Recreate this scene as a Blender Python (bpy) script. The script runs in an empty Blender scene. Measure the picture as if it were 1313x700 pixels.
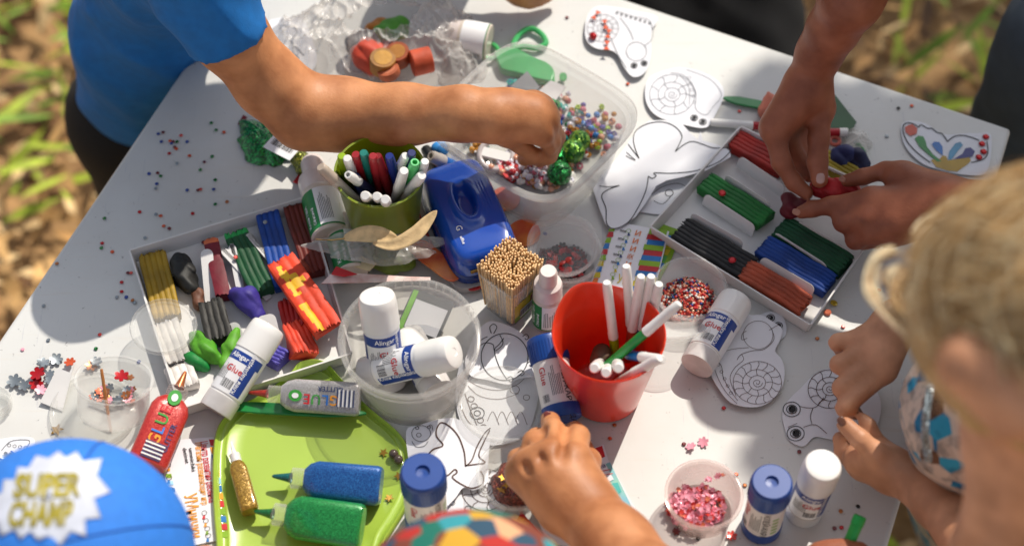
import bpy, bmesh, math, random
import numpy as np
from mathutils import Vector, Matrix, Quaternion
random.seed(7); rng = np.random.default_rng(7)
R = math.radians; PI = math.pi
sc = bpy.context.scene; COL = sc.collection
# ---------------------------------------------------------------- camera
F, TH, DIST = 2300.0, R(35), 1.21
cT, sT = math.cos(TH), math.sin(TH)
CAM = Vector((0, -DIST*sT, DIST*cT))
def ray(px, py):
    rx, ry = (px-656.5)/F, (350-py)/F
    return Vector((rx, ry*cT+sT, ry*sT-cT))
def P(px, py, z=0.0):
    d = ray(px, py); t = (z-CAM.z)/d.z
    return CAM + d*t
def ppm(v):                                  # target pixels per metre at a world point
    return F/((CAM-v).dot(Vector((0, -sT, cT))))
cam_d = bpy.data.cameras.new('camera'); cam = bpy.data.objects.new('camera', cam_d); COL.objects.link(cam)
cam.location = CAM; cam.rotation_euler = (TH, 0, 0)
cam_d.sensor_width = 36; cam_d.lens = F/1313*36; cam_d.clip_start = .02; cam_d.clip_end = 400
cam_d.dof.use_dof = True; cam_d.dof.focus_distance = 1.17; cam_d.dof.aperture_fstop = 4.1
sc.camera = cam
# ---------------------------------------------------------------- materials
def lin(c):
    if isinstance(c, str):
        c = [int(c[i:i+2], 16)/255 for i in (0, 2, 4)]
    return tuple((x/12.92 if x <= .04045 else ((x+.055)/1.055)**2.4) for x in c) + (1,)
MC = {}
def mat(name, col, rough=.5, var=.12, vs=60, bump=0, bs=200, sss=0, metal=0, coat=0, spec=.5, clear=0, emit=0, dist=.001, col2=None, trans=0):
    if name in MC: return MC[name]
    m = bpy.data.materials.new(name); m.use_nodes = True; MC[name] = m
    nt = m.node_tree; N = nt.nodes; L = nt.links
    b = N['Principled BSDF']; b.inputs['Roughness'].default_value = rough
    b.inputs['Metallic'].default_value = metal; b.inputs['Specular IOR Level'].default_value = spec
    b.inputs['Coat Weight'].default_value = coat; b.inputs['Coat Roughness'].default_value = .08
    b.inputs['Transmission Weight'].default_value = trans
    if sss:
        b.inputs['Subsurface Weight'].default_value = sss; b.inputs['Subsurface Scale'].default_value = .006
        b.inputs['Subsurface Radius'].default_value = (1, .35, .2)
    c = lin(col); tc = N.new('ShaderNodeTexCoord')
    nz = N.new('ShaderNodeTexNoise'); nz.inputs['Scale'].default_value = vs; nz.inputs['Detail'].default_value = 3
    L.new(tc.outputs['Object'], nz.inputs['Vector'])
    rp = N.new('ShaderNodeValToRGB'); L.new(nz.outputs['Fac'], rp.inputs['Fac'])
    c2 = lin(col2) if col2 else tuple(min(1, x*(1+var)) for x in c[:3])+(1,)
    rp.color_ramp.elements[0].position = .35; rp.color_ramp.elements[1].position = .65
    rp.color_ramp.elements[0].color = tuple(x*(1-var) for x in c[:3])+(1,); rp.color_ramp.elements[1].color = c2
    L.new(rp.outputs['Color'], b.inputs['Base Color'])
    if bump:
        n2 = N.new('ShaderNodeTexNoise'); n2.inputs['Scale'].default_value = bs; n2.inputs['Detail'].default_value = 4
        L.new(tc.outputs['Object'], n2.inputs['Vector'])
        bp = N.new('ShaderNodeBump'); bp.inputs['Strength'].default_value = bump; bp.inputs['Distance'].default_value = dist
        L.new(n2.outputs['Fac'], bp.inputs['Height']); L.new(bp.outputs['Normal'], b.inputs['Normal'])
    if clear:                                 # clear plastic: mostly see-through, brighter towards grazing
        t = N.new('ShaderNodeBsdfTransparent'); lw = N.new('ShaderNodeLayerWeight'); lw.inputs['Blend'].default_value = .35
        t.inputs['Color'].default_value = tuple(.6+.4*min(1, x) for x in c[:3])+(1,) if max(c[:3]) > .5 else c
        mr = N.new('ShaderNodeMapRange'); mr.inputs['To Min'].default_value = 1-clear; mr.inputs['To Max'].default_value = min(1, 1-clear+.38)
        mx = N.new('ShaderNodeMixShader'); L.new(lw.outputs['Facing'], mr.inputs['Value']); L.new(mr.outputs['Result'], mx.inputs['Fac'])
        L.new(t.outputs[0], mx.inputs[1]); L.new(b.outputs[0], mx.inputs[2]); L.new(mx.outputs[0], N['Material Output'].inputs['Surface'])
    return m
def glitter(name, col, col2, scale=900, rough=.3, metal=.6, clear=0, amt=.9):
    if name in MC: return MC[name]
    m = mat(name, col, rough, metal=metal, clear=clear, coat=.5); nt = m.node_tree; N = nt.nodes; L = nt.links
    b = N['Principled BSDF']; v = N.new('ShaderNodeTexVoronoi'); v.inputs['Scale'].default_value = scale
    tc = N.new('ShaderNodeTexCoord'); L.new(tc.outputs['Object'], v.inputs['Vector'])
    rp = N.new('ShaderNodeValToRGB'); L.new(v.outputs['Color'], rp.inputs['Fac'])
    rp.color_ramp.elements[0].color = lin(col); rp.color_ramp.elements[1].color = lin(col2); rp.color_ramp.elements[0].position = .35
    L.new(rp.outputs['Color'], b.inputs['Base Color'])
    sb = N.new('ShaderNodeVectorMath'); sb.operation = 'SUBTRACT'; sb.inputs[1].default_value = (.5, .5, .5)
    sl = N.new('ShaderNodeVectorMath'); sl.operation = 'SCALE'; sl.inputs['Scale'].default_value = amt
    ad = N.new('ShaderNodeVectorMath'); ad.operation = 'ADD'; g = N.new('ShaderNodeNewGeometry')
    L.new(v.outputs['Color'], sb.inputs[0]); L.new(sb.outputs[0], sl.inputs[0]); L.new(sl.outputs[0], ad.inputs[0])
    L.new(g.outputs['Normal'], ad.inputs[1]); nn = N.new('ShaderNodeVectorMath'); nn.operation = 'NORMALIZE'
    L.new(ad.outputs[0], nn.inputs[0]); L.new(nn.outputs[0], b.inputs['Normal'])
    return m
# ---------------------------------------------------------------- objects
def mesh(name, vs, fs, smooth=True, ang=35, mi=None):
    me = bpy.data.meshes.new(name); me.from_pydata([tuple(v) for v in vs], [], [tuple(f) for f in fs]); me.update()
    if mi is not None: me.polygons.foreach_set('material_index', mi)
    if smooth:
        me.shade_smooth()
        if ang < 180: me.set_sharp_from_angle(angle=R(ang))
    return me
def link(name, me, m, parent=None, label=None, M=None):
    if m is not None:
        if not len(me.materials): 
          for x in (m if isinstance(m, (list, tuple)) else [m]): me.materials.append(x)
    o = bpy.data.objects.new(name, me); COL.objects.link(o)
    if parent: o.parent = parent
    if M is not None: o.matrix_world = M if not parent else o.matrix_world; o.matrix_local = M
    if label: o['label'] = label
    return o
def tag(o, label, cat, group=None, kind=None):
    if label: o['label'] = label
    if cat: o['category'] = cat
    if group: o['group'] = group
    if kind: o['kind'] = kind
    return o
def thing(name, label, cat, M=None, group=None):
    o = bpy.data.objects.new(name, None); o.empty_display_size = .02; COL.objects.link(o)
    if M is not None: o.matrix_world = M if isinstance(M, Matrix) else Matrix.Translation(M)
    return tag(o, label, cat, group)
def dup(root, M, label=None, group=None):
    r = root.copy(); COL.objects.link(r); r.matrix_world = M
    if label: r['label'] = label
    if group: r['group'] = group
    for ch in list(root.children):
        c = ch.copy(); COL.objects.link(c); c.parent = r
        for g in ch.children:
            d = g.copy(); COL.objects.link(d); d.parent = c
    return r
def frame(a, b, face=None):                    # z axis a->b, x axis as near as possible to the viewer's side
    a = Vector(a); b = Vector(b); z = (b-a).normalized()
    f = (CAM-a).normalized() if face is None else Vector(face)
    x = (f - z*f.dot(z)).normalized(); y = z.cross(x)
    M = Matrix((x, y, z)).transposed().to_4x4(); M.translation = a; return M
def up(loc, ang=0): return Matrix.Translation(loc) @ Matrix.Rotation(ang, 4, 'Z')
def merge(parts):
    vs, fs, mi = [], [], []
    for p in parts:
        v, f = p[0], p[1]; k = p[2] if len(p) > 2 else 0; o = len(vs)
        vs += [tuple(x) for x in v]; fs += [tuple(i+o for i in q) for q in f]; mi += [k]*len(f)
    return vs, fs, mi
def mm(parts, name='mesh', **k):
    v, f, mi = merge(parts); return mesh(name, v, f, mi=mi, **k)
# ---------------------------------------------------------------- shapes (all return verts, faces)
def lathe(prof, seg=40, a0=0, a1=2*PI):
    full = abs(a1-a0-2*PI) < 1e-6; n = seg if full else seg+1
    vs, fs = [], []
    for r, z in prof:
        for i in range(n):
            a = a0+(a1-a0)*i/seg; vs.append((r*math.cos(a), r*math.sin(a), z))
    for j in range(len(prof)-1):
        for i in range(seg):
            k = (i+1) % n
            fs.append((j*n+i, j*n+k, (j+1)*n+k, (j+1)*n+i))
    return vs, fs
def sup(a, e):
    c, s = math.cos(a), math.sin(a); f = lambda t: math.copysign(abs(t)**(2/e), t); return f(c), f(s)
def loft(secs, seg=40, e=2, cap=True):         # secs: (z, rx, ry[, e[, cx, cy]])
    vs, fs = [], []
    for s in secs:
        z, rx, ry = s[:3]; ee = s[3] if len(s) > 3 else e; cx, cy = (s[4], s[5]) if len(s) > 5 else (0, 0)
        for i in range(seg):
            x, y = sup(2*PI*i/seg, ee); vs.append((cx+rx*x, cy+ry*y, z))
    for j in range(len(secs)-1):
        for i in range(seg):
            k = (i+1) % seg; fs.append((j*seg+i, j*seg+k, (j+1)*seg+k, (j+1)*seg+i))
    if cap: fs.append(tuple(range(seg))[::-1]); fs.append(tuple((len(secs)-1)*seg+i for i in range(seg)))
    return vs, fs
def box(x0, x1, y0, y1, z0, z1):
    vs = [(x, y, z) for z in (z0, z1) for y in (y0, y1) for x in (x0, x1)]
    return vs, [(0, 2, 3, 1), (4, 5, 7, 6), (0, 1, 5, 4), (2, 6, 7, 3), (0, 4, 6, 2), (1, 3, 7, 5)]
def prism(pts, z0, z1, zf=None):
    n = len(pts); g = zf or (lambda x, y: 0)
    vs = [(x, y, z0+g(x, y)) for x, y in pts]+[(x, y, z1+g(x, y)) for x, y in pts]
    return vs, [tuple(range(n))[::-1], tuple(range(n, 2*n))]+[(i, (i+1) % n, n+(i+1) % n, n+i) for i in range(n)]
def tube(pts, r, seg=10, closed=False, flat=1, cap=True):
    pts = [Vector(p) for p in pts]; n = len(pts); rs = r if isinstance(r, (list, tuple)) else [r]*n
    vs, fs = [], []; upv = None
    for i, p in enumerate(pts):
        a = pts[(i-1) % n] if closed or i > 0 else p; b = pts[(i+1) % n] if closed or i < n-1 else p
        t = (b-a).normalized()
        if upv is None: upv = t.orthogonal().normalized() if abs(t.z) > .9 else Vector((0, 0, 1))
        x = t.cross(upv)
        if x.length < 1e-4: x = t.orthogonal()
        x.normalize(); y = x.cross(t).normalized(); upv = y
        for k in range(seg):
            an = 2*PI*k/seg; vs.append(p+x*math.cos(an)*rs[i]+y*math.sin(an)*rs[i]*flat)
    m = n if closed else n-1
    for i in range(m):
        for k in range(seg):
            q = (k+1) % seg; j = (i+1) % n; fs.append((i*seg+k, i*seg+q, j*seg+q, j*seg+k))
    if not closed and cap: fs.append(tuple(range(seg))[::-1]); fs.append(tuple((n-1)*seg+k for k in range(seg)))
    return vs, fs
def tf(g, M): return [M @ Vector(v) for v in g[0]], g[1]
def mv(g, x=0, y=0, z=0): return [(v[0]+x, v[1]+y, v[2]+z) for v in g[0]], g[1]
def rrpts(w, h, r, n=6):
    out = []
    for cx, cy, a in ((w/2-r, h/2-r, 0), (-w/2+r, h/2-r, 90), (-w/2+r, -h/2+r, 180), (w/2-r, -h/2+r, 270)):
        out += [(cx+r*math.cos(R(a+90*i/n)), cy+r*math.sin(R(a+90*i/n))) for i in range(n+1)]
    return out
def cr(pts, n=8, closed=False):                 # Catmull-Rom through 2-D or 3-D points
    pts = [np.array(p, float) for p in pts]; m = len(pts); out = []
    for i in range(m if closed else m-1):
        g = lambda k: pts[k % m] if closed else pts[max(0, min(m-1, k))]
        a, b, c, d = g(i-1), g(i), g(i+1), g(i+2)
        for k in range(n):
            t = k/n; out.append(tuple(.5*((2*b)+(c-a)*t+(2*a-5*b+4*c-d)*t*t+(3*b-a-3*c+d)*t**3)))
    if not closed: out.append(tuple(pts[-1]))
    return out
def strip(pts, w, z=0, zf=None):                # flat ribbon along 2-D points
    vs, fs = [], []; n = len(pts); g = zf or (lambda x, y: 0)
    for i in range(n):
        a = np.array(pts[max(0, i-1)][:2]); b = np.array(pts[min(n-1, i+1)][:2]); t = b-a; L_ = np.hypot(*t) or 1; t = t/L_
        p = np.array(pts[i][:2]); q = np.array([-t[1], t[0]])*w/2
        for s in (p+q, p-q): vs.append((s[0], s[1], z+g(s[0], s[1])))
    for i in range(n-1): fs.append((2*i, 2*i+1, 2*i+3, 2*i+2))
    return vs, fs
def text(s, size=1, cuts=0, bold=.012):                    # filled text in the xy plane, left end at the origin; returns verts, faces, width
    cu = bpy.data.curves.new('t', 'FONT'); cu.body = s; cu.size = size; cu.resolution_u = 2; cu.offset = size*bold
    o = bpy.data.objects.new('t', cu); COL.objects.link(o); me = bpy.data.meshes.new_from_object(o)
    bm = bmesh.new(); bm.from_mesh(me); bmesh.ops.triangulate(bm, faces=bm.faces)
    if cuts: bmesh.ops.subdivide_edges(bm, edges=[e for e in bm.edges if e.calc_length() > size*.3], cuts=cuts, use_grid_fill=False); bmesh.ops.triangulate(bm, faces=bm.faces)
    vs = [tuple(v.co) for v in bm.verts]; bm.verts.index_update(); fs = [tuple(v.index for v in f.verts) for f in bm.faces]; bm.free()
    bpy.data.objects.remove(o); bpy.data.curves.remove(cu); bpy.data.meshes.remove(me)
    w = max([v[0] for v in vs] or [0]); return vs, fs, w
def flip(g): return g[0], [tuple(f)[::-1] for f in g[1]]
# ---------------------------------------------------------------- implicit surfaces (bodies, hands, lumps)
def smin(a, b, k):
    h = np.maximum(k-np.abs(a-b), 0)/k; return np.minimum(a, b)-h*h*k*.25
def prim_d(X, p):
    if p[0] == 'c':                             # round cone  a, b, ra, rb
        a, b = np.array(p[1], np.float32), np.array(p[2], np.float32); ba = b-a; t = np.clip(((X-a)@ba)/max(1e-9, float(ba@ba)), 0, 1)
        return np.linalg.norm(X-a-t[..., None]*ba, axis=-1)-(p[3]+(p[4]-p[3])*t)
    if p[0] == 'e':                             # ellipsoid  centre, radii, rotation 3x3
        q = X-np.array(p[1], np.float32); r = np.array(p[2], np.float32)
        if len(p) > 3: q = q@np.array(p[3], np.float32)
        k0 = np.linalg.norm(q/r, axis=-1); k1 = np.linalg.norm(q/(r*r), axis=-1); return k0*(k0-1)/np.maximum(k1, 1e-6)
def sdf(groups, h, kg=.002, noise=None, clip=(), grooves=()):   # groups: [(k, [prims])] -> verts, faces (surface nets)
    pts = []
    for _, ps in groups:
        for p in ps:
            if p[0] == 'c': pts += [np.array(p[1])+s*p[3] for s in (-1, 1)]+[np.array(p[2])+s*p[4] for s in (-1, 1)]
            else: pts += [np.array(p[1])+s*max(p[2]) for s in (-1, 1)]
    mn = np.min(pts, 0)-3*h; mx = np.max(pts, 0)+3*h; n = np.ceil((mx-mn)/h).astype(int)+1
    ax = [mn[i]+h*np.arange(n[i]) for i in range(3)]
    D = np.full(tuple(n), 9., np.float32)
    for kk, ps in groups:
        G = np.full(tuple(n), 9., np.float32)
        for p in ps:
            if p[0] == 'c': A = np.minimum(np.array(p[1])-p[3], np.array(p[2])-p[4]); B = np.maximum(np.array(p[1])+p[3], np.array(p[2])+p[4])
            else: A = np.array(p[1])-max(p[2]); B = np.array(p[1])+max(p[2])
            m_ = kk+4*h; i0 = np.maximum(((A-m_-mn)/h).astype(int), 0); i1 = np.minimum(((B+m_-mn)/h).astype(int)+2, n)
            s = tuple(slice(i0[i], i1[i]) for i in range(3))
            X = np.stack(np.meshgrid(*[ax[i][s[i]] for i in range(3)], indexing='ij'), -1).astype(np.float32)
            G[s] = smin(G[s], prim_d(X, p).astype(np.float32), kk)
        D = smin(D, G, kg)
    if noise:
        X = np.stack(np.meshgrid(*ax, indexing='ij'), -1); D = D+noise(X[..., 0], X[..., 1], X[..., 2]).astype(np.float32)
    for ga, gb, gw, gd in grooves:
        ga, gb = np.array(ga), np.array(gb); A = np.minimum(ga, gb)-3*gw; B = np.maximum(ga, gb)+3*gw
        i0 = np.maximum(((A-mn)/h).astype(int), 0); i1 = np.minimum(((B-mn)/h).astype(int)+2, n); s = tuple(slice(i0[i], i1[i]) for i in range(3))
        if min(i1-i0) < 1: continue
        X = np.stack(np.meshgrid(*[ax[i][s[i]] for i in range(3)], indexing='ij'), -1); D[s] += (gd*np.exp(-((prim_d(X, ('c', ga, gb, 0, 0)))/gw)**2)).astype(np.float32)
    for cp, cn, cr_ in clip:
        X = np.stack(np.meshgrid(*ax, indexing='ij'), -1)-np.array(cp); D = np.maximum(D, np.where(np.linalg.norm(X, axis=-1) < cr_, X@np.array(cn), -1).astype(np.float32))
    S = D < 0
    c = np.zeros(tuple(n-1), int); acc = np.zeros(tuple(n-1)+(3,)); cnt = np.zeros(tuple(n-1))
    N0, N1, N2 = n-1
    def sub(A, o): return A[o[0]:o[0]+N0, o[1]:o[1]+N1, o[2]:o[2]+N2]
    for axis in range(3):
        u, w = [i for i in range(3) if i != axis]
        for du in (0, 1):
            for dw in (0, 1):
                o = [0, 0, 0]; o[u] = du; o[w] = dw; o2 = list(o); o2[axis] = 1
                a, b = sub(D, o), sub(D, o2); cross = (a < 0) != (b < 0)
                t = np.where(cross, a/np.where(cross, a-b, 1), 0)
                for q in range(3):
                    acc[..., q] += np.where(cross, t if q == axis else o[q], 0)
                cnt += cross
    act = cnt > 0; idx = -np.ones(tuple(n-1), int); idx[act] = np.arange(act.sum())
    I = np.argwhere(act); V = mn+h*(I+acc[act]/cnt[act][:, None]); fs = []
    for axis in range(3):
        u, w = (axis+1) % 3, (axis+2) % 3
        o = [0, 0, 0]; o[axis] = 1
        A = S[:n[0]-o[0], :n[1]-o[1], :n[2]-o[2]]; B = S[o[0]:, o[1]:, o[2]:]
        E = np.argwhere(A != B)
        E = E[(E[:, u] > 0) & (E[:, w] > 0) & (E[:, u] < n[u]-1) & (E[:, w] < n[w]-1)]
        if not len(E): continue
        def gi(du, dw):
            q = E.copy(); q[:, u] += du; q[:, w] += dw; return idx[q[:, 0], q[:, 1], q[:, 2]]
        Q = np.stack([gi(-1, -1), gi(0, -1), gi(0, 0), gi(-1, 0)], 1)
        ins = A[E[:, 0], E[:, 1], E[:, 2]]; Q[~ins] = Q[~ins][:, ::-1]; fs.append(Q)
    return V, np.concatenate(fs)
def smesh(g, name='body'):
    V, Q = g; me = bpy.data.meshes.new(name); me.vertices.add(len(V)); me.vertices.foreach_set('co', V.ravel())
    me.loops.add(Q.size); me.loops.foreach_set('vertex_index', Q.ravel().astype(np.int32))
    me.polygons.add(len(Q)); me.polygons.foreach_set('loop_start', np.arange(0, Q.size, 4, dtype=np.int32))
    me.polygons.foreach_set('loop_total', np.full(len(Q), 4, np.int32)); me.update(calc_edges=True); me.validate(); me.shade_smooth(); return me
def smooth(V, Q, it=2):
    for _ in range(it):
        A = np.zeros_like(V); c = np.zeros(len(V))
        for a in range(4):
            for b in (1, 3): np.add.at(A, Q[:, a], V[Q[:, (a+b) % 4]]); np.add.at(c, Q[:, a], 1)
        V = V*.5+.5*A/np.maximum(c, 1)[:, None]
    return V, Q
# ---------------------------------------------------------------- light
EL, AZ = R(50), R(57)
SUN = Vector((math.cos(EL)*math.cos(AZ), math.cos(EL)*math.sin(AZ), math.sin(EL)))
w = bpy.data.worlds.new('World'); sc.world = w; w.use_nodes = True
nt = w.node_tree; sky = nt.nodes.new('ShaderNodeTexSky'); sky.sky_type = 'NISHITA'; sky.sun_disc = False
sky.sun_elevation = EL; sky.sun_rotation = PI/2-AZ; sky.ground_albedo = .3; sky.air_density = 1.0; sky.dust_density = 1.5
hs = nt.nodes.new('ShaderNodeHueSaturation'); hs.inputs['Saturation'].default_value = .4; nt.links.new(sky.outputs[0], hs.inputs['Color']); nt.links.new(hs.outputs[0], nt.nodes['Background'].inputs[0]); nt.nodes['Background'].inputs[1].default_value = .114
sd = bpy.data.lights.new('sun', 'SUN'); sd.energy = 3.3; sd.angle = R(.6); sd.color = (1, .93, .82)
so = bpy.data.objects.new('sun', sd); COL.objects.link(so); so.rotation_euler = SUN.to_track_quat('Z', 'Y').to_euler(); so.location = SUN*5
sc.view_settings.view_transform = 'Standard'; sc.view_settings.look = 'None'; sc.view_settings.exposure = 0.36; sc.view_settings.gamma = 1
sc.render.engine = 'CYCLES'; cy = sc.cycles; cy.max_bounces = 10; cy.transparent_max_bounces = 24; cy.diffuse_bounces = 3; cy.glossy_bounces = 3
cy.transmission_bounces = 6; cy.use_denoising = True; cy.caustics_reflective = False; cy.caustics_refractive = False; cy.sample_clamp_indirect = 6
# ---------------------------------------------------------------- ground
GZ = -.62
def ground():
    n = 60; vs = []; fs = []
    xs = [math.copysign(abs(t)**3*60+abs(t)*1.5, t) for t in np.linspace(-1, 1, n)]
    for y in xs:
        for x in xs: vs.append((x, y+.4, GZ+.02*math.sin(x*3.1)*math.cos(y*2.7)))
    for j in range(n-1):
        for i in range(n-1): fs.append((j*n+i, j*n+i+1, (j+1)*n+i+1, (j+1)*n+i))
    m = mat('earth', '7d5838', .95, bump=.6, bs=30, dist=.02, vs=9, col2='c09a68')
    o = link('ground', mesh('ground', vs, fs, ang=180), m); tag(o, 'forest floor of brown earth under dry leaf litter and grass', None, kind='structure')
    def leaves(name, count, cols, sx, sy, lab, cat, zr, wide):
        for ci, c in enumerate(cols):
            vs, fs = [], []
            for _ in range(count//len(cols)):
                x, y = rng.uniform(-1.6, 1.9), rng.uniform(-.9, 2.0)
                if wide and math.sin(x*5.3+1)*math.cos(y*4.7+x) < .12+.2*ci/len(cols): continue
                a = rng.uniform(0, 6.28); s = rng.uniform(.5, 1.3); z = GZ+.02+rng.uniform(0, zr)
                t = rng.uniform(-.6, .6, 2); o = len(vs)
                for u, v in ((-1, 0), (-.3, .5), (.4, .45), (1, 0), (.4, -.5), (-.3, -.45)):
                    X, Y = u*sx*s, v*sy*s
                    vs.append((x+X*math.cos(a)-Y*math.sin(a), y+X*math.sin(a)+Y*math.cos(a), z+X*t[0]+Y*t[1]+.25*abs(Y)))
                fs.append(tuple(range(o, o+6)))
            o_ = link(name, mesh(name, vs, fs, False), mat(name+str(ci), c, .7, vs=30, var=.3)); tag(o_, lab[ci], cat, kind='stuff')
    leaves('leaf_litter', 15000, ['a47a46', 'c89c60', '6a4a2c', 'e0be88'], .022, .013,
           ['tan dry leaves lying on the forest floor', 'pale buff dry leaves lying on the forest floor', 'dark brown dry leaves lying on the forest floor', 'bleached cream dry leaves lying on the forest floor'], 'leaf litter', .03, 0)
    leaves('grass', 10000, ['a0b030', '6f8f26'], .034, .009,
           ['fresh yellow green grass blades in the leaf litter', 'darker green grass blades in the leaf litter'], 'grass', .09, 1)
ground()
# ---------------------------------------------------------------- table
TW = mat('table_white', 'd0d0cd', .42, var=.03, vs=14, bump=.05, bs=500, dist=.0004, coat=.05)
def stain(m):
    nt = m.node_tree; N = nt.nodes; L = nt.links; b = N['Principled BSDF']; tc = N.new('ShaderNodeTexCoord'); src = b.inputs['Base Color'].links[0].from_socket
    def layer(src, kind, scale, lo, hi, c, stretch=(1, 1, 1), rot=.4):
        mp = N.new('ShaderNodeMapping'); mp.inputs['Scale'].default_value = stretch; mp.inputs['Rotation'].default_value = (0, 0, rot); L.new(tc.outputs['Object'], mp.inputs[0])
        t = N.new('ShaderNodeTexNoise'); t.inputs['Scale'].default_value = scale; t.inputs['Detail'].default_value = 5; t.inputs['Roughness'].default_value = .65; L.new(mp.outputs[0], t.inputs['Vector'])
        r = N.new('ShaderNodeMapRange'); r.inputs['From Min'].default_value = lo; r.inputs['From Max'].default_value = hi; r.inputs['To Max'].default_value = kind; L.new(t.outputs['Fac'], r.inputs[0])
        x = N.new('ShaderNodeMix'); x.data_type = 'RGBA'; L.new(r.outputs[0], x.inputs['Factor']); L.new(src, x.inputs['A']); x.inputs['B'].default_value = c; return x.outputs['Result']
    o = layer(src, .5, 7, .48, .70, (.55, .53, .49, 1)); o = layer(o, .7, 230, .66, .71, (.25, .24, .24, 1)); o = layer(o, .5, 22, .58, .72, (.62, .58, .52, 1), (1, 14, 1), .9); o = layer(o, .6, 18, .64, .70, (.45, .46, .5, 1), (22, 1, 1), .2)
    L.new(o, b.inputs['Base Color'])
stain(TW)
def table():
    A = Vector((.3571, .1259, 0)); dF = Vector((-math.cos(R(25)), math.sin(R(25)), 0)); dR = Vector((-math.cos(R(68.7)), -math.sin(R(68.7)), 0))
    L0 = Vector((-.3368, -.0526, 0)); dL = Vector((math.cos(R(67.93)), math.sin(R(67.93)), 0))
    M = Matrix(((dF.x, -dL.x), (dF.y, -dL.y))); st = M.inverted() @ Vector((L0.x-A.x, L0.y-A.y))
    B = A+dF*st[0]; pts = [A, B, B-dL*1.05, A+dR*1.05]
    cx = sum((p for p in pts), Vector())/4
    t = thing('table', 'white laminated folding table covered with craft materials', 'table', Vector((cx.x, cx.y, GZ)))
    loc = [(p.x-cx.x, p.y-cx.y) for p in pts]
    v, f = prism(loc, -.022-GZ, -GZ); o = link('tabletop', mesh('tabletop', v, f, False), TW, t)
    bv = o.modifiers.new('b', 'BEVEL'); bv.width = .003; bv.segments = 3
    sl = mat('steel_leg', '3b3d40', .4, metal=.7)
    for x, y in loc:
        link('leg', mesh('leg', *tube([(x*.88, y*.88, .0), (x*.84, y*.84, -.022-GZ)], .012)), sl, t)
    for i in (0, 2):
        a, b = loc[i], loc[i+1]; link('apron', mesh('apron', *tube([(a[0]*.86, a[1]*.86, -.035-GZ), (b[0]*.86, b[1]*.86, -.035-GZ)], .01)), sl, t)
table()
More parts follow.
